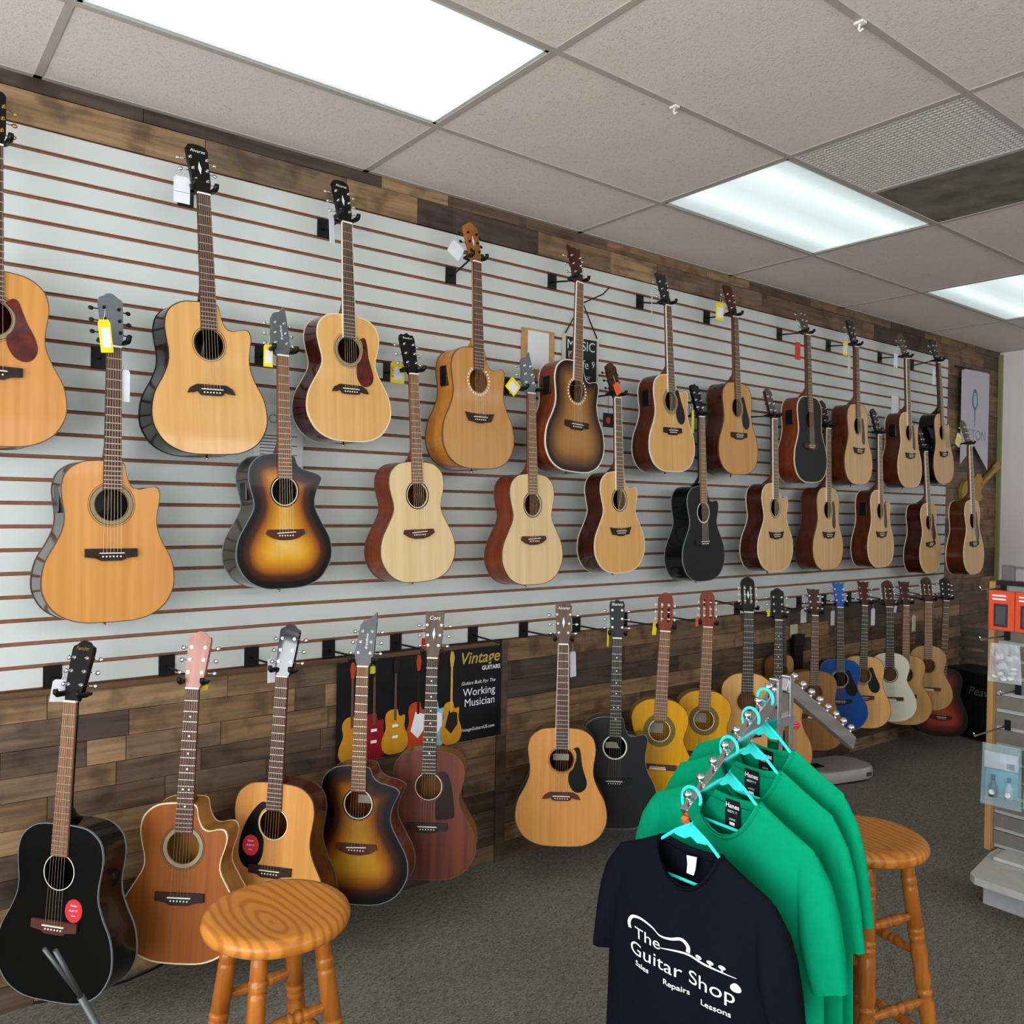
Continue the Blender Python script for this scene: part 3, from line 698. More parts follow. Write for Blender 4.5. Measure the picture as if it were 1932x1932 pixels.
guitar('plain dreadnought', 'orange natural dreadnought with black pickguard and square dark headstock', (1388.5, 598.6), (1395, 821), top='gold', side='rose', bind='brown', guard='dread', gm=GB, bridge='rect', head='square', hm='mahog', ros='ring', **U)
guitar('black-topped guitar', 'black topped guitar with brown sides and cream binding in the top row', (1525.5, 632.5), (1531.6, 841), top='satinblack', side='mahog', bind='cream', bridge='rect', bm_=BR_R, head='round', hm='brown', pre=True, ros='ring', **U)
guitar('natural dreadnought after the black top', 'natural dreadnought with slim brown pickguard right after the black topped guitar', (1617, 655), (1621.6, 849.5), top='nat3', side='mahogd', bind='brown', guard='slim', gm=GBR, bridge='wash', head='flare', hm='dark', ros='ring', **U)
guitar('bright-bound cutaway', 'natural cutaway with brown pickguard, second from the top row\'s far end', (1713, 677.5), (1718.5, 859), cut=True, top='nat3', side='mahogd', bind='cream', guard='slim', gm=GBR, bridge='wash', head='flare', hm='brown', fbind=True, pre=True, ros='ring', **U)
guitar('far black-sided cutaway', 'natural cutaway with black sides at the far end of the top row', (1773, 685), (1781.6, 856), cut=True, top='nat3', side='black', bind='black', bridge='wash', head='flare', hm='dark', neck=NECKD, ros='ring', **U)
U = dict(group=GM, yaw=-5.5)
guitar('grey-headed cutaway', 'large natural cutaway guitar with grey headstock and dark glossy sides, middle left', (216, 655), (211, 1043.5), cut=True, top='nat', side='grey', bind='brown', bridge='rect', head='round', hm='grey', peg=M_black, pre=True, ros='wide', **U)
guitar('gold sunburst cutaway', 'black and gold sunburst cutaway guitar hanging on the slat wall', (534.5, 672), (540, 1005), body='breed', cut=True, top='burst', side='grey', bind='grey', fb=FB_B, bridge='smile', bm_=BR_R, head='point', hm='grey', pre=True, ros='bw', logo=('Breedlove', .014, M_print, -PI/2), **U)
guitar('pale concert guitar with sale tag', 'pale concert guitar with red-brown sides beside the SALE tag', (781.6, 706.6), (791.5, 1004), body='om', top='pale', side='mahog', bind='brown', fb=FB_B, bridge='smile', bm_=BR_R, head='scallop', hm='black', ros='bw', logo=('Breedlove', .012, M_print, 0), **U)
guitar('second pale concert guitar', 'pale concert guitar with brown sides below the amber guitar, pointed headstock', (1003.6, 743), (1007.7, 1016.5), body='om', top='pale', side='mahog', bind='brown', fb=FB_B, bridge='smile', bm_=BR_R, head='point', hm='grey', ros='bw', **U)
guitar('rosewood-sided cutaway', 'natural rounded cutaway with near-black rosewood sides under the brown sunburst guitar', (1166.5, 751), (1172, 1001.7), body='om', cut=True, top='nat2', side='rose', bind='cream', bridge='wash', head='round', hm='mahog', peg=M_black, fbind=True, ros='bw', **U)
guitar('black cutaway', 'all black cutaway guitar with white soundhole ring in the middle row', (1325, 787), (1330, 1022), body='om', cut=True, top='satinblack', side='black', bind='grey', fb=FB_B, neck=NECKK, bridge='rect', bm_=BR_B, head='scallop', hm='black', ros='white', **U)
guitar('dark-sided rounded cutaway', 'natural rounded cutaway with dark sides right of the all black cutaway', (1462.5, 791), (1465.5, 1009), body='om', cut=True, top='nat3', side='rose', bind='cream', bridge='wash', head='round', hm='mahog', fbind=True, ros='bw', **U)
guitar('lower natural dreadnought', 'natural dreadnought with slim pickguard below the black topped guitar', (1564, 809), (1564.6, 1008.6), top='nat3', side='mahogd', bind='brown', guard='slim', gm=GBR, bridge='wash', head='round', hm='dark', fbind=True, ros='ring', dn=.17, ds=.19, **U)
guitar('lower cutaway with guard', 'natural cutaway with slim pickguard, third from the middle row\'s far end', (1661, 821), (1664, 1007.7), cut=True, top='nat3', side='mahogd', bind='cream', guard='slim', gm=GBR, bridge='wash', head='round', hm='dark', fbind=True, pre=True, ros='ring', **U)
guitar('small far folk guitar', 'small natural folk guitar with teardrop guard, last over the slats in middle row', (1748, 852.5), (1756.7, 1025.7), body='om', top='nat3', side='rose', bind='cream', guard='tear', gm=GBR, bridge='rect', head='round', hm='dark', fbind=True, ros='ring', dn=.215, ds=.235, **U)
guitar('end folk guitar', 'natural folk guitar at the far end of the middle row below the pennant', (1832, 842), (1839, 1025), body='om', top='nat3', side='mahogd', bind='cream', guard='tear', gm=GBR, bridge='rect', head='round', hm='brown', fbind=True, ros='ring', dn=.33, ds=.36, **U)
U = dict(group=GBt, yaw=40, dn=.29, ds=.32)
guitar('black dreadnought', 'glossy black dreadnought with round red sticker hanging at the lower left', (132, 1325), (101.3, 1747), top='black', side='black', bind='grey', fb=FB_B, neck=NECKK, bridge='rect', bm_=BR_R, head='round', hm='black', ros='thin', sticker=(.06, .048, .029), logo=('Fender', .017, M_gold, 0), nut_m=M_cream, **{**U, 'yaw': 51})
guitar('cedar cutaway', 'red-brown cedar cutaway guitar with glare-tinted pinkish headstock behind the wooden stool', (362.6, 1300), (338, 1693.6), body='om', cut=True, top='cedar', side='cedar', bind='cream', bridge='rect', bm_=BR_D, head='round', hm='pink_glare', inlay=True, ros='wide', **U)
guitar('left-handed dreadnought', 'natural dreadnought with black pickguard and red sticker on its left side', (531.7, 1277.5), (508.6, 1643), top='nat', side='mahogd', bind='brown', guard='fend', gm=GB, lefty=True, bridge='rect', bm_=BR_D, head='round', hm='gloss', ros='thin', sticker=(-.078, .075, .03), nut_m=M_cream, **{**U, 'yaw': 50})
guitar('amber sunburst cutaway', 'dark amber sunburst cutaway guitar hanging before the dark banner', (684, 1258.6), (672, 1598.7), body='breed', cut=True, top='burstd', side='mahog', bind='grey', fb=FB_B, bridge='smile', bm_=BR_R, head='point', hm='grey', ros='bw', logo=('Breedlove', .014, M_print, -PI/2), inlabel=True, nut_m=M_cream, **{**U, 'yaw': 45})
guitar('mahogany guitar', 'dark red mahogany topped guitar with black pickguard beside the banner', (815.7, 1242.7), (805.8, 1559.7), body='om', top='mahog', side='tan', bind='brown', fb=FB_D, guard='big', gm=GDK, bridge='rect', bm_=BR_D, head='square', hm='brown', peg=M_chrome, diamond=True, ros='thin', inlay=True, logo=('Cort', .022, M_print, 0), nut_m=M_cream, **U)
guitar('moustache-bridge dreadnought', 'natural dreadnought with black teardrop pickguard and moustache bridge, right of the banner', (1063, 1216.6), (1058.8, 1502), top='nat', side='rose', bind='brown', guard='tear', gm=GB, bridge='must', bm_=BR_R, head='flare', hm='brown', diamond=True, fbind=True, ros='ring', inlabel=True, logo=('Alvarez', .017, M_print, 0), **U)
guitar('satin black cutaway', 'matte black cutaway guitar with white soundhole ring near the yellow guitars', (1164.6, 1205), (1159, 1474), cut=True, top='satinblack', side='black', bind='grey', fb=FB_K, neck=NECKK, bridge='rect', bm_=BR_B, head='scallop', hm='dark', inlay=True, ros='white', inlabel=True, logo=('Ibanez', .02, M_print, 0), **U)
C_ = dict(body='classic', joint=.325, head='slot', hm='rust', bridge='tie', bm_=BR_R, peg=M_cream)
guitar('front yellow classical', 'yellow classical guitar nearer the camera, in front of its twin', (1255, 1192), (1240.5, 1447), top='yellow', side='yellow', bind='brown', fb=FB_B, neck=NECK, ros='olive', inlabel=True, **{**C_, **U})
guitar('rear yellow classical', 'yellow classical guitar hanging behind its nearer twin, right one', (1335.5, 1184), (1326, 1423), top='yellow', side='yellow', bind='brown', fb=FB_B, neck=NECK, ros='olive', inlabel=True, **{**C_, **U})
guitar('slot-head guitar', 'natural guitar with black slotted headstock behind the shirt rack', (1413, 1155.7), None, L_=.655, body='classic', joint=.325, top='nat2', side='tan', bind='brown', fb=FB_K, head='slot', hm='black', diamond=True, peg=M_cream, ros='ring', **U)
guitar('dotted-neck guitar', 'natural guitar with black headstock and round badge half hidden by the chrome rack', (1469.4, 1170.6), None, L_=.655, top='tan', side='tan', bind='brown', fb=FB_K, neck=NECKD, head='round', hm='black', inlay=True, ros='ring', sticker=(.105, .07, .02), **U)
guitar('hidden small guitar', 'small natural guitar almost hidden behind the black headstock guitar', (1480, 1162), None, L_=.44, top='tan', side='tan', bind='brown', fb=FB_K, head='round', hm='black', ros='ring', hanger=False, **{**U, 'dn': .09, 'yaw': 0})
guitar('brown guitar', 'brown guitar with red-brown headstock left of the blue guitar', (1538, 1162), (1535.7, 1352), top='brown', side='tan', bind='brown', fb=FB_R, head='open', hm='mahog', bridge='tie', bm_=BR_R, ros='ring', **U)
guitar('blue guitar', 'bright blue guitar with blue headstock', (1585.7, 1146.6), (1585.7, 1323), body='om', top='blue', side='black', bind='grey', fb=FB_K, head='open', hm='blue', guard='dread', gm=GB, bridge='rect', bm_=BR_B, ros='wide', **U)
guitar('black-guard guitar', 'natural guitar with black teardrop pickguard between the blue and white guitars', (1632, 1143), (1628.6, 1315.7), top='nat2', side='tan', bind='brown', fb=FB_K, head='open', hm='mahog', guard='dread', gm=GB, bridge='rect', bm_=BR_R, ros='wide', **U)
guitar('white classical', 'white classical guitar with slotted headstock', (1678.6, 1145.7), (1680, 1318.6), body='classic', joint=.325, top='white', side='tan', bind='cream', fb=FB_K, head='slot', hm='mahog', peg=M_cream, bridge='tie', bm_=BR_R, ros='bw', **U)
guitar('honey guitar', 'honey coloured guitar directly right of the white classical', (1710, 1143), None, L_=.6, body='om', top='walnut', side='tan', bind='brown', fb=FB_B, head='open', hm='mahog', ros='ring', **U)
guitar('figured classical', 'figured honey classical guitar nearest the far corner', (1752, 1136.6), (1751.4, 1300), body='classic', joint=.325, top='walnut', side='tan', bind='brown', fb=FB_B, head='slot', hm='mahog', peg=M_cream, bridge='tie', bm_=BR_R, ros='ring', **U)
guitar('red-burst bass', 'long-necked dark red sunburst acoustic bass leaning by the amplifier', (1785.7, 1134), (1776, 1353), body='dread', joint=.5, SL=.864, top='rburst', side='black', bind='black', fb=FB_R, head='round', hm='black', bridge='rect', ros='ring', **U)

# ------------------------------------------------------------------ tags hanging from headstocks and hangers
M_yel = plain('tag_yellow', 'ecd61a', .5); M_red = plain('tag_red', 'c83a22', .5); M_tagw = plain('tag_white', 'dcdde2', .6); M_lime = plain('tag_lime', 'd4dc1c', .5); M_or = plain('tag_orange', 'd8622a', .5)
M_bluep = plain('blue_print', '3a52b4', .6)
def price_tag(label, px, w_px, h_px, y, mat, rot=0, yaw=0, deco=None, text=None):
    c = on_y(px, y); dep = (c-CAM).dot(DV); w_, h_ = w_px*dep/F, h_px*dep/F
    t = thing('price_tag', label, 'tag', c, 'paper tags on the guitars')
    t.rotation_euler = (0, rot, yaw)
    bm = bmesh.new(); n = 6
    P = [(-w_/2, -h_/2), (w_/2, -h_/2), (w_/2, h_/2*.8), (w_/2*.7, h_/2), (-w_/2*.7, h_/2), (-w_/2, h_/2*.8)]
    obj('card', PR(P, -.0006, .0006), mat, t)
    obj('string', T([(0, 0, h_/2), (w_*.2, .006, h_/2+.02), (w_*.3, .012, h_/2+.035)], .0008, n=5), M_tagw, t)
    if deco: obj('price_label', B(-w_*.3, w_*.38, -.0014, -.0007, -h_*.35, h_*.25), deco, t)
    if text: lettering(text[0], text[1], (text[2]*w_, -.0016, 0), text[3], t, rot=text[4])
    return t
D = -.25
price_tag('white tag with blue stripe at the black-sided cutaway\'s headstock', (343, 358), 30, 50, -.2, M_tagw, text=('_____', .02, 0, M_bluep, 0))
price_tag('white curled tag by the tortoise-guard folk guitar\'s headstock', (626, 432), 16, 52, -.2, M_tagw, rot=-.08, yaw=.5)
price_tag('white tilted tag at the burl headstock of the amber cutaway', (860, 472), 30, 28, -.2, M_tagw, rot=.55)
price_tag('yellow tag twisted against the grey headstock of the large cutaway', (199, 634), 22, 62, -.262, M_yel, rot=-.12, deco=M_tagw)
price_tag('long white tag dangling beside the large cutaway\'s neck', (237, 728), 15, 60, -.2, M_tagw)
price_tag('yellow tag beside the gold sunburst cutaway\'s headstock', (506, 671), 18, 42, -.2, M_yel, deco=M_tagw)
price_tag('yellow tag with red SALE lettering', (750, 703), 30, 40, -.1, M_yel, deco=M_tagw, text=('SALE', .022, -.38, M_red, PI/2))
price_tag('yellow diamond-tilted tag at the second pale concert guitar', (968, 729), 28, 26, -.2, M_yel, rot=.7, deco=M_tagw)
price_tag('orange and yellow tag on the rosewood-sided cutaway\'s headstock', (1165, 733), 16, 22, -.27, M_or, rot=-.5)
price_tag('thin white tag beside the white-bound cutaway\'s hanger', (1230, 575), 8, 36, -.2, M_tagw, yaw=.6)
price_tag('bright yellow tag by the square dark headstock', (1358, 588), 23, 32, -.2, M_yel, deco=M_tagw)
price_tag('red tag hanging by the black-topped guitar', (1505, 662), 17, 33, -.2, M_red)
price_tag('yellow tag on the natural dreadnought after the black top', (1595, 657), 16, 28, -.2, M_yel, deco=M_tagw)
price_tag('pale tag below the yellow one on the natural dreadnought', (1602, 688), 9, 34, -.2, plain('tag_beige', 'cfcab2', .6))
price_tag('white tag on the bright-bound cutaway', (1690, 680), 13, 26, -.2, M_tagw)
price_tag('white tag on the far black-sided cutaway', (1762, 711), 10, 30, -.2, M_tagw)
price_tag('white tag tucked behind the black dreadnought\'s headstock', (112, 1303), 28, 42, -.22, M_tagw, rot=.15)
price_tag('long pale tag behind the left-handed dreadnought\'s headstock', (512, 1265), 15, 46, -.2, M_tagw)
price_tag('yellow tag end under the cedar cutaway\'s hanger', (386, 1297), 12, 10, -.26, M_yel)
price_tag('yellow-green tag under the amber sunburst headstock', (703, 1264), 11, 14, -.27, M_lime)
price_tag('long white curled tag beside the moustache-bridge dreadnought\'s neck', (1081, 1253), 15, 48, -.25, M_tagw, rot=-.05)
price_tag('thin yellow tag at the satin black cutaway\'s headstock', (1147, 1203), 4, 34, -.27, M_lime)
price_tag('bright yellow tag at the front yellow classical\'s headstock', (1235, 1186), 11, 24, -.27, M_yel, rot=.15)
price_tag('orange tag at the rear yellow classical\'s headstock', (1315, 1173), 8, 18, -.27, M_or)
price_tag('small yellow tag left of the dotted-neck guitar\'s headstock', (1450, 1156), 8, 14, -.27, M_yel)
price_tag('yellow tag strip beside the black cutaway\'s headstock', (1307, 795), 7, 44, -.19, M_lime)
price_tag('small red tag behind the mahogany guitar\'s headstock', (799, 1219), 9, 30, -.2, M_red)
price_tag('white card beside the brown guitar\'s headstock', (1516, 1162), 18, 26, -.2, M_tagw)
price_tag('white card left of the blue guitar\'s neck', (1571, 1166), 13, 28, -.24, M_tagw)
price_tag('white card right of the black-guard guitar\'s neck', (1647, 1164), 14, 32, -.24, M_tagw)
price_tag('white tag by the white classical\'s headstock', (1690, 1145), 9, 22, -.24, M_tagw, rot=.3)
price_tag('pale card right of the honey guitar\'s neck', (1724, 1176), 14, 30, -.2, plain('tag_beige', 'cfcab2', .6))
price_tag('white and yellow tag by the end folk guitar\'s headstock', (1808, 830), 18, 24, -.3, M_tagw, rot=.4, deco=M_yel)

# ------------------------------------------------------------------ wall pieces
# dark banner of electric guitars
t = thing('banner', 'dark vinyl banner of electric guitars on the plank wall', 'banner', (-.097, -.012, .6))
Lb, Hb = .835, .445
obj('sheet', B(0, Lb, -.001, .001, 0, Hb), plain('vinyl_black', '17181b', .35, noise=.5, scale=6), t)
for x in (.02, Lb-.02):
    bm = bmesh.new(); annulus(bm, .004, .009, 0, 0, n=20); o = obj('eyelet', bm, M_gold, t); o.location = (x, -.0016, Hb-.022)
def mini(x, zc, L, w_, body, neckc, headc, guard=None, pick=None, tele=False, acoustic=False, y=-.0016):
    P, bl = outline('dread', True) if not acoustic else outline('classic', False)
    k = L/bl; r = t
    bd = obj('printed_guitar', PR([(x+px*w_/.4, zc+pz*k) for px, pz in P if zc+pz*k >= 0] , y-.0004, y), body, t)
    if guard: obj('printed_guard', PR([(x-w_*.28, zc+L*.42), (x-w_*.1, zc+L*.8), (x+w_*.28, zc+L*.72), (x+w_*.3, zc+L*.45), (x, zc+L*.25)], y-.0008, y-.0005), guard, bd)
    obj('printed_neck', PR([(x-.006, zc+L*.75), (x+.006, zc+L*.75), (x+.005, Hb-.1), (x-.005, Hb-.1)], y-.0012, y-.0009), neckc, bd)
    obj('printed_headstock', PR([(x-.007, Hb-.1), (x+.007, Hb-.1), (x+.014, Hb-.06), (x+.008, Hb-.035), (x-.006, Hb-.03), (x-.012, Hb-.06)], y-.0012, y-.0009), headc, bd)
    bm = bmesh.new()
    for q in (.35, .6): box(bm, x-.014, x+.014, y-.0016, y-.0013, zc+L*q, zc+L*q+.012)
    if pick: obj('printed_pickups', bm, pick, bd)
    else: bm.free()
P_y = plain('print_yellow', 'd0941c', .5); P_am = plain('print_amber', 'c98a20', .5); P_red = plain('print_crimson', '8c1420', .5); P_or = plain('print_orange', 'c0441c', .5); P_bl = plain('print_skyblue', '8cc0d8', .5); P_dk = plain('print_dark', '241a16', .5); P_mp = plain('print_maple', 'd8a84c', .5); P_tan = plain('print_brown', '6a4a30', .5)
mini(.07, .0, .19, .13, P_am, P_tan, P_or, acoustic=True)
mini(.17, .0, .19, .13, P_red, P_tan, P_dk, pick=M_print, y=-.0036)
mini(.27, .005, .19, .13, P_y, P_tan, P_dk, pick=M_print, y=-.0056)
mini(.385, .0, .21, .13, P_or, P_dk, P_or, guard=M_print)
mini(.475, .0, .2, .11, P_bl, P_dk, P_red, guard=M_print, y=-.0036)
mini(.555, .0, .19, .115, P_y, P_mp, P_mp, guard=P_dk, y=-.0056)
M_goldp = plain('gold_print', 'b8a050', .5)
lettering('Vintage', .075, (.71, -.002, Hb-.075), M_goldp, t, shear=.25, weight=.0009)
lettering('GUITARS', .026, (.775, -.002, Hb-.125), M_print, t, weight=.0006)
lettering('Guitars Built For The', .022, (.8, -.002, Hb-.185), M_print, t, align='RIGHT', shear=.25)
lettering('Working', .05, (.8, -.002, Hb-.228), M_print, t, align='RIGHT')
lettering('Musician', .05, (.8, -.002, Hb-.275), M_print, t, align='RIGHT')
lettering('VintageGuitarsUS.com', .021, (.8, -.002, .05), M_print, t, align='RIGHT')
# empty hanger whose arm sticks out beside the banner
o = thing('slatwall_hook', 'empty black slatwall hook above the banner', 'hook', (.58, 0, ZB))
obj('plate', bevel(B(-.028, .028, -.004, -.0005, .002, PITCH-.001), .0012, 1), M_black, o); obj('arm', T([(0, -.003, .036), (0, -.2, .03), (0, -.22, .042)], .0042), M_blackm, o)
# chalk sign
M_chalk = plain('chalkboard', '1d2124', .7, noise=.15, scale=12); M_ch = plain('chalk', 'd4d6d6', .9)
cs = thing('chalk_sign', 'small chalkboard sign reading MUSIC, hung on a cord behind a guitar', 'sign', (1.085, -.003, 2.26))
obj('board', B(.012, .222, -.012, -.004, .012, .238), M_chalk, cs)
f = bmesh.new()
for a in ((0, .234, 0, .012), (0, .234, .238, .25), (0, .012, .012, .238), (.222, .234, .012, .238)): box(f, a[0], a[1], -.016, 0, a[2], a[3])
obj('frame', f, plain('sign_frame', 'c9c0ac', .6), cs)
obj('cord', T([(.006, -.012, .245), (.117, -.014, .42), (.228, -.012, .245)], .004, n=6), plain('cord_brown', '3a2c24', .8), cs)
for s_, sz, x, zz in (('MUSIC', .066, .117, .2), ('IS', .042, .045, .152), ('life', .06, .135, .11), ('9', .045, .2, .115), ('FOR our', .036, .117, .05)): lettering(s_, sz, (x, -.0125, zz), M_ch, cs)
o = thing('slatwall_hook', 'thin black hook holding the chalk sign\'s cord', 'hook', (1.202, 0, 2.675)); obj('plate', B(-.02, .02, -.004, 0, -.02, .02), M_black, o); obj('arm', T([(0, -.003, 0), (0, -.03, .0), (.012, -.15, .02), (.016, -.19, .045)], .0035), M_blackm, o)
# paper on a cork-coloured board
nb = thing('notice_board', 'tan board with a white paper behind the brown-burst guitar', 'notice board', (.83, -.002, 2.27))
obj('board', B(0, .2, -.008, 0, 0, .235), plain('cork', 'b9925e', .8, noise=.2), nb); obj('paper', B(.035, .165, -.0095, -.0085, .045, .225), M_paper, nb)
# printed notice
pn = thing('paper_notice', 'printed paper notice behind the gold sunburst guitar\'s neck', 'paper', (-.452, -.0015, 1.765))
obj('sheet', B(0, .2, -.0012, 0, 0, .27), M_paper, pn)
lettering('NOTE', .05, (.085, -.002, .215), plain('grey_blue_ink', '8a9aa8', .7), pn)
bm = bmesh.new()
for k in range(11): box(bm, .025, .175-.02*((k*7) % 3), -.0018, -.0013, .15-k*.012, .1535-k*.012)
obj('text_lines', bm, M_ink, pn, kind='stuff')
nt_ = thing('paper_notice', 'small white paper with tan edge on the far slats', 'paper', on_y((1688, 768), -.002)); obj('sheet', B(-.05, .05, -.001, 0, -.05, .08), M_paper, nt_); obj('edge', B(.05, .065, -.004, 0, -.05, .08), plain('cork', 'b9925e', .8), nt_)
cd_ = thing('picture_card', 'small black card with an orange blob hanging on a thread', 'card', on_y((1147, 793), -.1)); obj('card', B(-.035, .035, -.002, 0, -.035, .035), M_black, cd_); obj('print', PR([(.014*math.cos(2*PI*k/14)*(1+.2*(k % 2)), .016*math.sin(2*PI*k/14)) for k in range(14)], -.0032, -.0022), P_or, cd_); obj('thread', T([(0, 0, .035), (0, 0, .13)], .001, n=5), M_black, cd_)
# pennant
pe = thing('pennant', 'pale grey swallow-tail pennant with a rose-like emblem in the far corner', 'pennant', (5.25, -.03, 2.05))
obj('cloth', PR([(0, .0), (0, .74), (.08, .765), (.42, .775), (.49, .76), (.49, -.03), (.235, .16)], -.003, 0), plain('pennant_cloth', 'c3c0c8', .8, noise=.03), pe)
obj('rod', T([(-.12, -.002, .76), (.5, -.002, .775)], .006), M_blackm, pe)
M_em = plain('emblem_blue', '5a7f96', .7)
em = obj('emblem', PR([(.235+.05*math.sin(a)*(1+.1*math.cos(3*a)), .53+.085*math.cos(a)) for a in [2*PI*k/20 for k in range(20)]], -.0042, -.0032), M_em, pe)
obj('emblem_stem', T([(.235, -.004, .45), (.232, -.004, .36), (.236, -.004, .31)], [.006, .004, .002], n=6), M_em, pe)
obj('emblem_petal', PR([(.235+.03*math.sin(a), .525+.06*math.cos(a)) for a in [2*PI*k/16 for k in range(16)]], -.0052, -.0044), plain('emblem_pale', 'b4bfc9', .7), em)
lettering('TETON', .12, (.245, -.004, .24), plain('pennant_ink', '8a93a0', .7), pe)
# golden guitar-shaped ornament
go = thing('wall_ornament', 'golden guitar-shaped ornament on the planks behind the end folk guitar', 'ornament', on_y((1826, 935), -.004)); go.rotation_euler = (0, math.radians(62), 0)
P, bl = outline('dread', True); obj('body', PR([(x*.75, (z-.2)*.75) for x, z in P], -.03, 0), plain('ornament_gold', 'a8843c', .45), go)
obj('neck', B(-.018, .018, -.035, -.005, .2, .48), plain('ornament_gold', 'a8843c', .45), go); obj('headstock', bevel(B(-.035, .035, -.033, -.005, .48, .58), .008, 1), plain('ornament_gold', 'a8843c', .45), go)
# black strap, white card on the planks
sp = thing('black_pouch', 'black pouch hanging on the planks behind the far guitars', 'pouch', on_y((1499, 1222), -.01)); obj('pouch', bevel(B(-.045, .045, -.04, 0, -.14, .09), .012, 2), M_black, sp); obj('flap', bevel(B(-.047, .047, -.046, -.036, .02, .09), .004, 1), M_blackm, sp)
wc = tag(obj('wall_card', B(-.04, .04, -.003, 0, -.04, .04), plain('tag_beige', 'cfcab2', .6)), 'small pale card on the planks above the black pouch', 'card'); wc.location = on_y((1497, 1190), -.004)

# ------------------------------------------------------------------ wooden stools
OAK = grain('stool_oak', '8a4a14', 'bd7a2e', .32, .3, 26, 3.5, axis='y', detail=6); OAKL = grain('stool_oak_leg', '8a4a16', 'b06c28', .3, .4, 60, 3)
def oak_seat():
    mt, nt, b, N, L = newmat('stool_seat_oak')
    tc = N.new('ShaderNodeTexCoord'); mp = N.new('ShaderNodeMapping'); mp.inputs['Scale'].default_value = (7, 2.2, 7); mp.inputs['Location'].default_value = (.25, .1, 0)
    L.new(tc.outputs['Object'], mp.inputs[0])
    wv = N.new('ShaderNodeTexWave'); wv.wave_type = 'RINGS'; wv.rings_direction = 'Z'; wv.inputs['Scale'].default_value = 2.3; wv.inputs['Distortion'].default_value = 2.2; wv.inputs['Detail'].default_value = 3; wv.inputs['Detail Scale'].default_value = 1.2
    L.new(mp.outputs[0], wv.inputs['Vector'])
    n = N.new('ShaderNodeTexNoise'); n.inputs['Scale'].default_value = 1; n.inputs['Detail'].default_value = 6
    m2 = N.new('ShaderNodeMapping'); m2.inputs['Scale'].default_value = (70, 6, 70); L.new(tc.outputs['Object'], m2.inputs[0]); L.new(m2.outputs[0], n.inputs['Vector'])
    ad = N.new('ShaderNodeMath'); ad.operation = 'MULTIPLY'; L.new(wv.outputs['Fac'], ad.inputs[0]); L.new(n.outputs['Fac'], ad.inputs[1])
    r = N.new('ShaderNodeValToRGB'); L.new(ad.outputs[0], r.inputs[0]); r.color_ramp.elements[0].position = .02; r.color_ramp.elements[1].position = .3
    r.color_ramp.elements[0].color = lin('a5621e'); r.color_ramp.elements[1].color = lin('bd7a2d')
    L.new(r.outputs[0], b.inputs['Base Color']); b.inputs['Roughness'].default_value = .3; b.inputs['Specular IOR Level'].default_value = .35; return mt
OAKS = oak_seat()
def stool(label, c, rot, ht=.737, R=.166):
    t = thing('wooden_stool', label, 'stool', (c[0], c[1], 0), 'turned wooden bar stools'); t.rotation_euler = (0, 0, rot)
    prof = [(.0, ht-.006), (.06, ht-.005), (.11, ht-.002), (.14, ht), (.153, ht-.002), (.162, ht-.009), (R, ht-.02), (.162, ht-.033), (.15, ht-.041), (.12, ht-.044), (0, ht-.044)]
    bm = bmesh.new(); n = 48; rings = []
    for r, z in prof:
        rings.append([bm.verts.new((0, 0, z))] if r == 0 else [bm.verts.new((r*math.cos(2*PI*k/n), r*math.sin(2*PI*k/n), z)) for k in range(n)])
    for A_, B_ in zip(rings[:-1], rings[1:]):
        for k in range(n):
            if len(A_) == 1: f = bm.faces.new((A_[0], B_[k], B_[(k+1) % n]))
            elif len(B_) == 1: f = bm.faces.new((A_[k], B_[0], A_[(k+1) % n]))
            else: f = bm.faces.new((A_[k], B_[k], B_[(k+1) % n], A_[(k+1) % n]))
            f.smooth = True
    bmesh.ops.recalc_face_normals(bm, faces=bm.faces[:]); obj('seat', bm, OAKS, t)
    pr = [(0, .017), (.1, .019), (.104, .0165), (.11, .0205), (.135, .0205), (.14, .0165), (.145, .02), (.16, .02), (.3, .0215), (.302, .0175), (.31, .0225), (.325, .0225), (.33, .018), (.337, .022), (.352, .022), (.356, .018), (.37, .021), (.42, .0235), (.46, .0195), (.5, .024), (.54, .0195), (.545, .017), (.55, .022), (.565, .022), (.57, .018), (.6, .0225), (.74, .02), (.745, .017), (.75, .021), (.77, .021), (.775, .017), (.8, .0195), (1, .014)]
    F0 = []
    for k in range(4):
        a = PI/4+k*PI/2; p0 = Vector((.1*math.cos(a), .1*math.sin(a), ht-.03)); p1 = Vector((.205*math.cos(a), .205*math.sin(a), 0)); F0.append((p0, p1))
        obj('leg', turned(bmesh.new(), p0, p1, pr), OAKL, t)
    rp = [(0, .008), (.12, .01), (.3, .013), (.38, .0145), (.4, .011), (.42, .015), (.46, .015), (.48, .011), (.52, .011), (.54, .015), (.58, .015), (.6, .011), (.62, .0145), (.7, .013), (.88, .01), (1, .008)]
    for lv in ((.26, .59), (.41, .74)):
        for q, h in enumerate(lv):
            for k in ((0, 2) if lv[0] == .26 else (1, 3)):
                a, b = F0[k], F0[(k+1) % 4]; obj('rung', turned(bmesh.new(), a[0].lerp(a[1], h), b[0].lerp(b[1], h), rp, 12), OAKL, t)
    return t
cA = on_z((523, 1712), .737); cB = on_z((1635, 1572), .737)
stool('round wooden stool in the left foreground before the hanging guitars', cA, .044)
stool('wooden stool partly hidden behind the green shirts', cB, -.22)

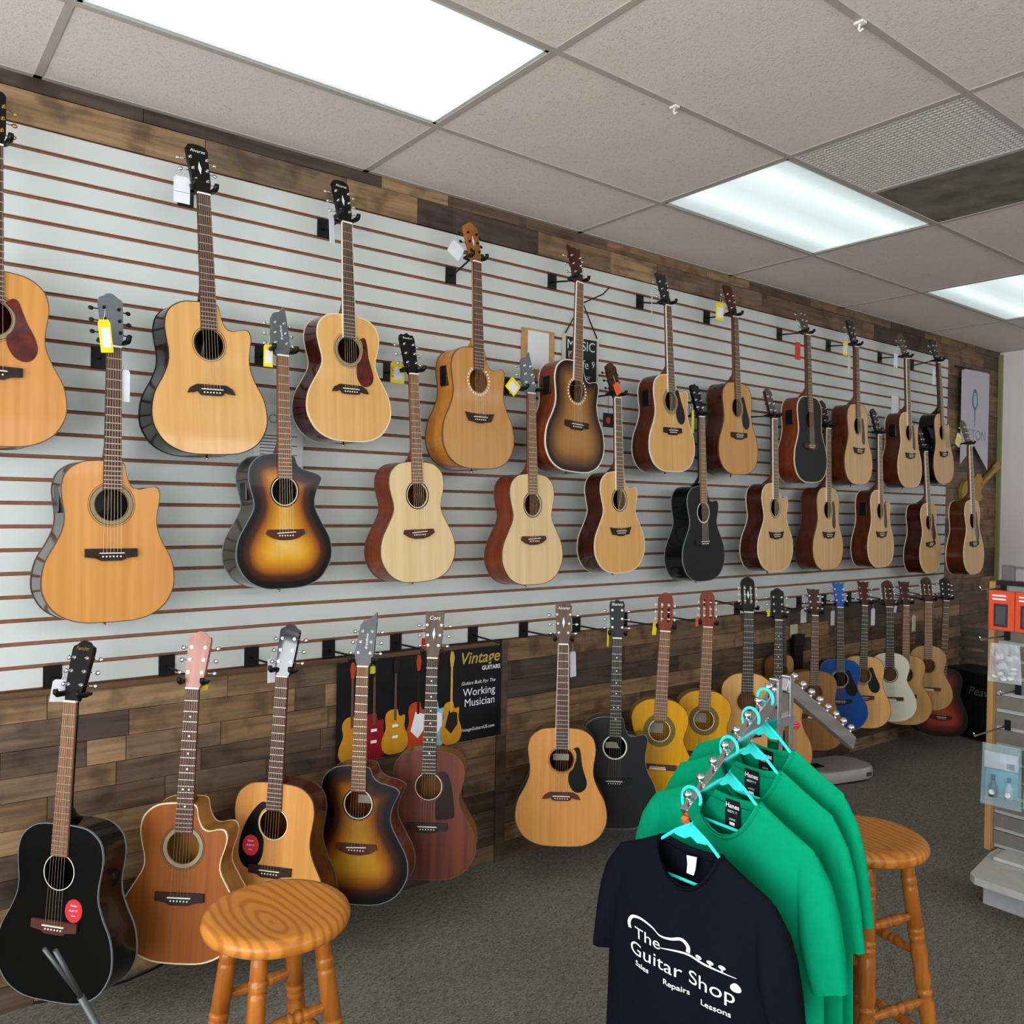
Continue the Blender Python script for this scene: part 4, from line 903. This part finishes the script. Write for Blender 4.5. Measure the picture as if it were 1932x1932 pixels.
# ------------------------------------------------------------------ chrome shirt rack, hangers, shirts
AZ, SL_ = -1.674, .511                        # azimuth of the camera-side arm, its slope
RP = Vector((.356, -1.770, 1.192)); RH = Vector((math.sin(AZ), math.cos(AZ), 0)); RS = Vector((-RH.y, RH.x, 0))
rk = thing('shirt_rack', 'chrome two-arm garment rack with sloping ball-stop arms', 'garment rack', (RP.x, RP.y, 0))
def rk_pt(a, s, z): return RH*a + RS*s + Vector((0, 0, z))
def obox(bm, c, ax, ay, az, hx, hy, hz):
    v = [bm.verts.new(c+ax*(sx*hx)+ay*(sy*hy)+az*(sz*hz)) for sx in (-1, 1) for sy in (-1, 1) for sz in (-1, 1)]
    for f in ((0, 1, 3, 2), (4, 6, 7, 5), (0, 4, 5, 1), (2, 3, 7, 6), (0, 2, 6, 4), (1, 5, 7, 3)): bm.faces.new([v[i] for i in f])
    return bm
UZ = Vector((0, 0, 1))
for sg in (1, -1):
    obj('upright', bevel(obox(bmesh.new(), rk_pt(sg*.03, 0, .55), RH, RS, UZ, .0125, .017, .55), .002, 1), M_chrome, rk)
    obj('inner_tube', bevel(obox(bmesh.new(), rk_pt(sg*.033, 0, 1.09), RH, RS, UZ, .0105, .0145, .12), .002, 1), M_chrome, rk)
obj('cross_bar', bevel(obox(bmesh.new(), rk_pt(0, 0, 1.09), RH, RS, UZ, .043, .0175, .013), .002, 1), M_chrome, rk)
for a in (RH, RS): obj('foot', bevel(obox(bmesh.new(), Vector((0, 0, .015)), a, a.cross(UZ), UZ, .2, .015, .015), .003, 1), M_chrome, rk)
def ball_pos(sg, k):
    s = .06*k
    return RH*(sg*(.07+s*math.cos(SL_))) + UZ*(RP.z + (0 if sg > 0 else .01) - s*math.sin(SL_))
for sg in (1, -1):
    dr = (RH*sg*math.cos(SL_) - UZ*math.sin(SL_)); nn = RS.cross(dr); nn = nn if nn.z > 0 else -nn
    p0 = ball_pos(sg, -.7) - nn*.038; p1 = ball_pos(sg, 7.5) - nn*.038
    ar = obj('arm', bevel(obox(bmesh.new(), (p0+p1)/2, dr, RS, nn, (p1-p0).length/2, .0105, .02), .0015, 1), M_chrome, rk)
    for k in range(8):
        c = ball_pos(sg, k); bm = sphere(bmesh.new(), c, .0112, 14); tube(bm, [c-nn*.02, c], .0052, n=8); obj('ball_stop', bm, M_chrome, ar)
    if sg > 0: obj('end_cap', bevel(obox(bmesh.new(), p1-nn*.008+dr*.006, dr, RS, nn, .006, .008, .008), .002, 1), plain('rust_tape', 'c8652c', .6), ar)

M_cyan = plain('cyan_plastic', '34ece4', .35, coat=.2, noise=.02)
GREEN = plain('green_cotton', '059064', .9, spec=.04, noise=.06, scale=60); NAVY = plain('black_cotton', '11121a', .9, spec=.04, noise=.1, scale=90)
M_lblk = plain('label_black', '0d0f16', .6)
NW = .088                                    # half width of the neck opening
def shirt_w(z):
    pts = [(0, NW), (-.03, .148), (-.06, .215), (-.09, .232), (-.2, .24), (-.3, .243), (-.72, .255)]
    for (a, wa), (b, wb) in zip(pts[:-1], pts[1:]):
        if z >= b: return wa+(wb-wa)*(a-z)/(a-b)
    return pts[-1][1]
def shirt_h(z): return .022+.028*min(1, -z/.22) if z > -.22 else .05-.008*min(1, (-z-.22)/.4)
HS = [1.0]
def shirt_y(x, z, front, ph, amp):
    w_ = shirt_w(z); u = max(-1, min(1, x/w_)); h = HS[0]*shirt_h(z)*(1-abs(u)**2.4)**.55
    k = min(1, max(0, (-z-.1)/.45)); fold = amp*k*(.6*math.sin(9*u+ph)+.5*math.sin(17*u+2*ph+z*5))*(1-u*u)
    drag = -.006*math.exp(-((abs(x)-.12)/.05)**2)*math.exp(-((z+.16)/.08)**2)
    return (-h if front else h) + fold + (drag if front else 0)
def neckline(x, front): 
    u = max(0, 1-(x/NW)**2); return -(.088 if front else .018)*u**.75
def tshirt(label, org, mat, ph, amp, group, logo=False, tilt=0.0):
    M = Matrix.Identity(4)
    # x axis of the shirt: viewer's right; facing along RH (towards the camera side)
    X = RS if RS.dot(RV) > 0 else -RS
    Yb = -RH
    for k, v in enumerate((X, Yb, UZ)):
        for j in range(3): M[j][k] = v[j]
    M = M @ Matrix.Rotation(tilt, 4, 'Z'); M.translation = org
    t = thing('t_shirt', label, 'shirt', group=group, mw=M @ Matrix.Diagonal((1, 1, 1, 1) if logo else (1.13, 1.1, 1.13, 1)))
    bm = bmesh.new(); zs_ = [0, -.006, -.012, -.02, -.03, -.04, -.05, -.06, -.075, -.09, -.11, -.13, -.16, -.19, -.22, -.26, -.3, -.35, -.4, -.46, -.52, -.58, -.64, -.7]; n = 26; rings = []
    for z in zs_:
        w_ = shirt_w(z); ring = []
        for sd in (True, False):
            for k in range(n):
                u = -math.cos(PI*k/n) if sd else math.cos(PI*k/n); x = u*w_; zz = z
                if abs(x) < NW: zz = min(z, neckline(x, sd))
                ring.append(bm.verts.new((x, shirt_y(x, zz if zz > -.02 or z < -.02 else zz, sd, ph, amp), zz)))
        rings.append(ring)
    m_ = 2*n
    for A_, B_ in zip(rings[:-1], rings[1:]):
        for k in range(m_): bm.faces.new((A_[k], B_[k], B_[(k+1) % m_], A_[(k+1) % m_])).smooth = True
    for sg in (-1, 1):
        path = [((.185, -.046), (.185, -.2), .02), ((.222, -.07), (.19, -.235), .034), ((.252, -.115), (.192, -.265), .042), ((.27, -.17), (.2, -.285), .045), ((.284, -.24), (.21, -.312), .042), ((.294, -.315), (.224, -.335), .036)]
        prev = None
        for i, (O, I, hd) in enumerate(path):
            cx, cz = (O[0]+I[0])/2, (O[1]+I[1])/2; ax = Vector(((O[0]-I[0])/2, 0, (O[1]-I[1])/2)); ring = []
            for k in range(20):
                th = 2*PI*k/20; q = Vector((cx, 0, cz)) + ax*math.cos(th) + Vector((0, 1, 0))*(hd*HS[0]*math.sin(th)*(1+.38*math.sin(3*th+ph)*i/5))
                ring.append(bm.verts.new((sg*q.x, q.y, q.z)))
            if prev:
                for k in range(20): bm.faces.new((prev[k], prev[(k+1) % 20], ring[(k+1) % 20], ring[k])).smooth = True
            prev = ring
    bmesh.ops.remove_doubles(bm, verts=bm.verts[:], dist=.00005)
    bmesh.ops.recalc_face_normals(bm, faces=bm.faces[:])
    obj('cloth', bm, mat, t)
    pts = []
    for sd in (True, False):
        for k in range(18):
            u = -math.cos(PI*k/18) if sd else math.cos(PI*k/18); x = u*NW; z = neckline(x, sd)
            pts.append((x, shirt_y(x*.995, z-.004, sd, ph, amp)*(1.04 if sd else .97), z-.008))
    obj('collar', T(pts, .011, n=8, closed=True, flat=.28), mat, t)
    yb = shirt_y(0, -.04, False, ph, amp)-.003
    if logo:
        lb = obj('neck_label', PR([(-.013, -.03), (.016, -.026), (.013, -.055), (.008, -.072), (-.012, -.072), (-.01, -.05)], yb-.022, yb-.02), M_tagw, t)
    else:
        lb = obj('neck_label', B(-.02, .02, yb-.003, yb-.001, -.085, -.022), M_lblk, t); 
        lettering('Hanes', .015, (0, yb-.0035, -.036), M_print, lb, weight=.0003); lettering('BEEFY-T', .0075, (0, yb-.0035, -.049), M_print, lb); lettering('LARGE', .006, (0, yb-.0035, -.066), M_print, lb); obj('care_patch', B(-.007, .007, yb-.0037, yb-.0032, -.079, -.072), M_print, lb)
    if logo:
        def press(me):
            for v in me.vertices:
                v.co.x *= 1.05; v.co.z = -.2 + (v.co.z+.135)*.78
                v.co.y = shirt_y(v.co.x, v.co.z, True, ph, amp)-.0022
            return me
        def word(s_, size, x, z, name, rot=0, **k):
            me = text_mesh(s_, size, **k); b_ = bmesh.new(); b_.from_mesh(me)
            bmesh.ops.subdivide_edges(b_, edges=[e for e in b_.edges if e.calc_length() > .02], cuts=2); bmesh.ops.triangulate(b_, faces=b_.faces[:]); b_.to_mesh(me); b_.free()
            me.transform(Matrix.Translation((x, 0, z)) @ Matrix.Rotation(rot, 4, 'Y')); return obj(name, press(me), M_print, t)
        word('The', .05, -.082, -.188, 'printed_word'); word('Guitar', .058, -.139, -.243, 'printed_word', align='LEFT', spacing=1.02); word('Shop', .058, .03, -.243, 'printed_word', align='LEFT', spacing=1.02)
        for s_, x, z in (('Sales', -.098, -.287), ('Repairs', .0, -.292), ('Lessons', .102, -.297)): word(s_, .023, x, z, 'printed_word', weight=.0003)
        def ribbon(pts, ws, name):
            b_ = bmesh.new(); C = catmull(pts, 6); nC = len(C); prev = None
            for i, (x, z) in enumerate(C):
                a = C[max(0, i-1)]; c = C[min(nC-1, i+1)]; dx, dz = c[0]-a[0], c[1]-a[1]; l_ = math.hypot(dx, dz) or 1
                w_ = ws(i/(nC-1)); v0 = b_.verts.new((x-dz/l_*w_, 0, z+dx/l_*w_)); v1 = b_.verts.new((x+dz/l_*w_, 0, z-dx/l_*w_))
                if prev: b_.faces.new((prev[0], v0, v1, prev[1]))
                prev = (v0, v1)
            me = bpy.data.meshes.new(name); b_.to_mesh(me); b_.free(); return obj(name, press(me), M_print, t)
        ribbon([(-.138, -.185), (-.14, -.165), (-.128, -.143), (-.1, -.135), (-.068, -.145), (-.045, -.158), (-.015, -.153), (.012, -.142), (.03, -.155), (.03, -.172)], lambda u: .0015+.0038*abs(math.cos(u*PI)), 'printed_outline')
        ribbon([(-.045, -.196), (-.01, -.184), (.03, -.178), (.07, -.18), (.11, -.182), (.15, -.184)], lambda u: .0008+.0026*math.sin(u*PI), 'printed_outline')
        b_ = bmesh.new()
        for x in (.06, .09, .118):
            prism(b_, [(x+.0085*math.cos(2*PI*k/14), -.168+.006*math.sin(2*PI*k/14)) for k in range(14)], 0, .0001); prism(b_, [(x-.0015, -.174), (x+.0015, -.174), (x+.003, -.179), (x-.003, -.179)], 0, .0001)
        for q in b_.faces[:]: pass
        me = bpy.data.meshes.new('printed_pegs'); b_.to_mesh(me); b_.free(); obj('printed_pegs', press(me), M_print, t)
        me = bpy.data.meshes.new('printed_pick'); b_ = PR([(.148+.012*math.cos(a)*(1-.25*math.sin(a)), -.212+.013*math.sin(a)) for a in [2*PI*k/18 for k in range(18)]], 0, .0001); b_.to_mesh(me); b_.free(); obj('printed_pick', press(me), M_print, t)
    return t, M
def clothes_hanger(label, M):
    t = thing('clothes_hanger', label, 'hanger', group='cyan plastic clothes hangers', mw=M)
    arc = [(.026*math.cos(a), 0, .112+.026*math.sin(a)) for a in [math.radians(-25+k*(205/12)) for k in range(13)]]
    obj('hook', T(arc+[(-.026, 0, .1), (-.022, 0, .085), (-.006, 0, .066), (0, 0, .055), (0, 0, .045)], .0042, n=10), M_cyan, t)
    for sg in (-1, 1):
        obj('shoulder_bar', T([(0, 0, .05), (sg*.045, 0, .022), (sg*.08, 0, -.006), (sg*.14, 0, -.042), (sg*.186, 0, -.07), (sg*.195, 0, -.082), (sg*.188, 0, -.093)], .0042, n=10), M_cyan, t)
        obj('web', PR([(0, .047), (sg*.05, .02), (sg*.045, .013), (sg*.018, .01), (0, .02)], -.0012, .0012), M_cyan, t)
    obj('bottom_bar', T([(-.188, 0, -.093), (-.1, 0, -.091), (0, 0, -.09), (.1, 0, -.091), (.188, 0, -.093)], .0042, n=10), M_cyan, t)
HK = .146
def rack_shirt(k, label, hl, mat, ph, amp, tilt=0, logo=False, hs=1):
    HS[0] = hs
    b = ball_pos(1, k) + Vector((RP.x, RP.y, 0)); org = Vector((b.x, b.y, b.z - HK + .014))
    g_ = 'green shirts on the rack' if not logo else None
    t, M = tshirt(label, org, mat, ph, amp, g_, logo, tilt); clothes_hanger(hl, M)
rack_shirt(6.7, 'black t-shirt printed The Guitar Shop, front of the rack', 'cyan hanger of the black printed shirt', NAVY, .3, .011, -.02, True)
rack_shirt(3.6, 'foremost green t-shirt right behind the black one', 'cyan hanger of the foremost green shirt', GREEN, 1.2, .024, -.12, hs=.8)
rack_shirt(1.65, 'middle green t-shirt on the rack', 'cyan hanger of the middle green shirt', GREEN, 2.3, .01, -.15, hs=.45)
rack_shirt(.3, 'rearmost green t-shirt next to the chrome post', 'cyan hanger of the rearmost green shirt', GREEN, 3.1, .01, -.2, hs=.4)

# ------------------------------------------------------------------ gondola display on the right
gd = thing('display_gondola', 'grey slatted display stand with white base shelf at the right frame edge', 'display stand', (2.17, -1.5, 0))
M_gry = plain('slat_grey', '77736b', .6, noise=.08); M_wsh = plain('shelf_white', 'c4c6c2', .5)
Y1g = -2.9
def gb(x0, x1, y0, y1, z0, z1): return B(x0-2.17, x1-2.17, y0+1.5, y1+1.5, z0, z1)
obj('kick_base', bevel(gb(2.17, 2.46, Y1g, -1.545, .0, .118), .004, 1), plain('kick_white', 'b9bcc0', .5), gd)
bm = bmesh.new(); zz0, zz1 = .118, .148
P = [(2.085, -1.53), (2.055, -1.56), (2.055, Y1g), (2.46, Y1g), (2.46, -1.485), (2.38, -1.485)]
a = [bm.verts.new((x-2.17, y+1.5, zz0)) for x, y in P]; b = [bm.verts.new((x-2.17, y+1.5, zz1)) for x, y in P]
bm.faces.new(a); bm.faces.new(b[::-1])
for i in range(6): bm.faces.new((a[i], a[(i+1) % 6], b[(i+1) % 6], b[i]))
bmesh.ops.recalc_face_normals(bm, faces=bm.faces[:]); obj('base_shelf', bm, M_wsh, gd)
obj('riser_shelf', bevel(gb(2.3, 2.45, Y1g, -1.53, .149, .165), .003, 1), M_wsh, gd)
obj('end_post', bevel(gb(2.4, 2.455, -1.475, -1.45, .15, 1.36), .002, 1), grain('post_pine', 'a87f4c', 'c29a64', .5, 0, 60, 3), gd)
obj('panel_back', gb(2.445, 2.455, Y1g, -1.476, .16, 1.36), plain('slat_strip', 'b9bdbb', .5), gd)
for k in range(15): obj('slat', gb(2.43, 2.444, Y1g, -1.477, .17+k*.0762+.009, .17+(k+1)*.0762-.009), M_gry, gd)
obj('top_rail', gb(2.41, 2.46, Y1g, -1.476, 1.345, 1.365), M_blackm, gd)
def peg_hook(label, y, z, x0=2.2):
    t = thing('display_hook', label, 'hook', (2.4275, y, z), 'display hooks on the stand')
    obj('bracket', B(-.006, 0, -.012, .012, -.02, .025), M_black, t); obj('prong', T([(-.003, 0, 0), (x0-2.43, 0, .004), (x0-2.44, 0, .02)], .0035), M_chrome, t)
M_pkg = plain('package_orange', 'e0522c', .45, noise=.04)
def bag(label, p, w_, h_, x, kind):
    c = on_x(p, x); t = thing('hanging_bag', label, 'bag', c, 'plastic bags on hooks'); t.rotation_euler = (0, 0, .12)
    n = 9; bm = bmesh.new(); g_ = {}
    for sd in (0, 1):
        for i in range(n):
            for j in range(n):
                u, v = i/(n-1)-.5, j/(n-1)-.5; bul = (1-(2*u)**2)*(1-(2*v)**2)
                rr = random.uniform(-.006, .006)*(kind == 'crumple')
                x_ = (-1 if sd == 0 else 1)*(.002+.028*bul+rr*bul*3); g_[sd, i, j] = bm.verts.new((x_, u*w_*(1+(.18 if kind == 'crumple' else .06)*(-v)), v*h_ + (rr*2 if 0 < j < n-1 else 0)))
    for sd in (0, 1):
        for i in range(n-1):
            for j in range(n-1): bm.faces.new((g_[sd, i, j], g_[sd, i+1, j], g_[sd, i+1, j+1], g_[sd, i, j+1]))
    bmesh.ops.recalc_face_normals(bm, faces=bm.faces[:])
    return t, bm
peg_hook('display hook carrying the orange boxes', -1.5, 1.33); peg_hook('display hook carrying the crumpled bag', -1.52, 1.12, 2.16); peg_hook('display hook carrying the teal kit bag', -1.53, .72, 2.1); peg_hook('empty display hook with white tip below the crumpled bag', -1.57, .885, 2.25)
for k, (p, lb) in enumerate((((1893, 1152), 'orange boxed accessory with dark window, fully visible at the stand'), ((1944, 1157), 'orange boxed accessory cut by the right frame edge'))):
    c = on_x(p, 2.26); t = thing('boxed_accessory', lb, 'box', c, 'orange boxes on the stand'); 
    obj('carton', bevel(B(-.025, .02, -.052, .052, -.085, .085), .004, 1), M_pkg, t); obj('window', B(-.0265, -.0248, -.028, .028, -.068, .03), plain('window_dark', '33343a', .4), t)
    bx = bmesh.new()
    for zz in (.065, .05): box(bx, -.0262, -.0252, -.02, .035, zz-.004, zz+.003)
    obj('printed_lines', bx, M_print, t, kind='stuff'); obj('contents', bevel(B(-.031, -.0266, -.02, .02, -.06, .02), .002, 1), plain('case_grey', '4c4d52', .5), t)
def film_mat(name, h, a):
    if name in MATS: return MATS[name]
    mt, nt, b_, N, L = newmat(name); b_.inputs['Base Color'].default_value = lin(h); b_.inputs['Roughness'].default_value = .12
    b_.inputs['Alpha'].default_value = a; MATS[name] = mt; return mt
t, bm = bag('crumpled clear plastic bag of white pieces on the stand', (1896, 1252), .12, .165, 2.22, 'crumple'); obj('film', bm, film_mat('clear_film', 'dfe2e8', .35), t)
M_wpl = plain('white_plastic', 'd8d8dc', .5)
for k in range(14):
    o = obj('white_piece', sphere(bmesh.new(), (0, 0, 0), .018, 8, .5, 1, .8), M_wpl, t); o.location = (random.uniform(-.008, .008), random.uniform(-.04, .04), random.uniform(-.065, .045)); o.rotation_euler = (random.random()*3, random.random()*3, 0)
for k, (p, lb) in enumerate((((1889, 1465), 'clear teal bag with cleaning bottles on the stand'), ((1972, 1476), 'second teal kit bag at the frame edge'))):
    t, bm = bag(lb, p, .15, .26, 2.16, 'flat'); obj('film', bm, film_mat('teal_film', 'b8e0e8', .3), t)
    obj('backing_card', B(.01, .012, -.06, .06, -.08, .02), plain('card_teal', '6cb8cc', .5), t); obj('header_card', B(-.004, -.002, -.064, .064, .03, .098), plain('card_lilac', 'd5d2de', .5), t)
    for q, (y, m1, m2) in enumerate(((.03, plain('bottle_grey', '5d6070', .3), plain('cap_navy', '20204a', .4)), (-.03, plain('bottle_pale', 'b8d0dc', .3), plain('cap_purple', '3a2a7c', .4)))):
        bo = obj('bottle', T([(0, y, -.09), (0, y, -.045), (0, y, -.03), (0, y, -.02)], [.017, .017, .009, .008], n=14), m1, t); obj('cap', T([(0, y, -.02), (0, y, .0)], .0085, n=12), m2, bo)
        obj('bottle_label', PR([(.011*math.cos(2*PI*j/16), .011*math.sin(2*PI*j/16)) for j in range(16)], 0, .001), M_print, bo).matrix_local = Matrix.Translation((-.0185, y, -.068)) @ Matrix.Rotation(PI/2, 4, 'Z')
    obj('picture', B(-.0055, -.0042, -.05, -.02, .035, .06), plain('print_grey', '6d7078', .5), t)
ph_ = thing('sign_holder', 'dark metal sign holder on top of the display stand', 'sign holder', (2.43, -1.5, 1.366))
obj('clip', bevel(B(-.03, .0, -.05, .0, 0, .07), .004, 1), plain('clip_grey', '6a6468', .4), ph_); obj('rail', B(-.012, -.002, -1.2, -.05, .055, .065), plain('clip_grey', '6a6468', .4), ph_)

# ------------------------------------------------------------------ far corner: amplifier and slatted crate
am = thing('guitar_amplifier', 'black guitar amplifier in the far corner behind the stand', 'amplifier', (4.86, -.3, 0)); am.rotation_euler = (0, 0, -.25)
obj('cabinet', bevel(B(0, .3, -.33, .22, .01, .5), .012, 2), plain('tolex_black', '0a0b0c', .6, bump=.2, scale=200), am); obj('grille_cloth', B(-.004, .002, -.31, .2, .05, .4), plain('grille_black', '050607', .8), am)
obj('control_strip', B(-.006, .002, -.31, .2, .415, .48), plain('panel_black', '17181b', .3), am)
me = text_mesh('Peavey', .085, shear=.3); me.transform(Matrix.Rotation(-PI/2, 4, 'Z')); o = obj('logo', me, plain('logo_silver', '8fa0a0', .3, .6), am); o.location = (-.006, -.12, .36)
cr = thing('slatted_crate', 'grey wooden slatted crate behind the amplifier', 'crate', (5.25, -.3, 0)); cr.rotation_euler = (0, 0, -.12)
M_cr = grain('crate_grey', '57534b', '716c62', .7, 0, 50, 3, axis='y')
for k in range(1, 9): obj('slat', bevel(B(0, .018, -.42, .26, -.04+k*.093, -.04+k*.093+.068), .003, 1), M_cr, cr)
for y in (-.4, .22): obj('crate_post', B(.018, .05, y, y+.035, 0, .77), M_cr, cr)
# white robot-vacuum-like disc on the carpet
vc = thing('floor_appliance', 'white rounded flat appliance lying on the carpet by the far guitars', 'appliance', on_z((1572, 1466), 0)); vc.rotation_euler = (0, 0, -.25)
c0 = on_z((1572, 1466), 0)
def rrect(a, b_, r, n=7): return [(sx*(a-r)+r*math.cos(q), sy*(b_-r)+r*math.sin(q)) for sx, sy, q0 in ((1, 1, 0), (-1, 1, PI/2), (-1, -1, PI), (1, -1, 1.5*PI)) for q in [q0+PI/2*k/(n-1) for k in range(n)]]
bm = bmesh.new(); rings = []
for z, k in ((.012, .95), (.02, 1), (.065, 1), (.078, .97), (.083, .9)): rings.append([bm.verts.new((x*k, y*k, z)) for x, y in rrect(.25, .15, .13)])
for A_, B_ in zip(rings[:-1], rings[1:]):
    for k in range(len(A_)): bm.faces.new((A_[k], A_[(k+1) % len(A_)], B_[(k+1) % len(A_)], B_[k])).smooth = True
bm.faces.new(rings[-1]); bm.faces.new(rings[0][::-1]); bmesh.ops.recalc_face_normals(bm, faces=bm.faces[:])
obj('shell', bm, plain('appliance_white', 'aaa9a6', .4), vc); obj('base', PR([(x*.85, y*.85) for x, y in rrect(.25, .15, .13)], 0, .014), M_black, vc).rotation_euler = (PI/2, 0, 0)
obj('handle', bevel(B(-.2, -.1, -.03, .04, .083, .088), .002, 1), M_black, vc); obj('button_panel', B(.12, .16, -.153, -.147, .035, .058), plain('panel_brown', '4a403c', .5), vc)

# ------------------------------------------------------------------ floor odds and ends
ca = obj('cable', T([tuple(on_z(p, .004)) for p in ((-30, 1915), (60, 1893), (150, 1878), (240, 1850), (290, 1828), (330, 1806))], .004, n=6), M_black); tag(ca, 'black cable lying along the foot of the plank wall', 'cable')
st = thing('stand_leg', 'thin grey folding stand legs in the lower left corner', 'stand', (-.98, -.9, 0))
M_rod = plain('stand_grey', '55585a', .45, .5)
p_a, p_b, p_c = on_y((83, 1790), -.9), on_y((104, 1793), -.9), on_y((152, 1880), -.9); p_e = p_c + (p_c-p_b)*1.9; p_e = p_c.lerp(p_e, 1)
k = p_c.z/(p_b.z-p_c.z); p_e = p_c + (p_c-p_b)*k; o0 = Vector((-.98, -.9, 0))
obj('rod', T([p_a-o0, p_c-o0], .005, n=8), M_rod, st); obj('rod', T([p_b-o0, p_c-o0], .006, n=8), M_rod, st); obj('leg', T([p_c-o0, p_e-o0+Vector((0, 0, .008))], .009, n=10), M_rod, st)
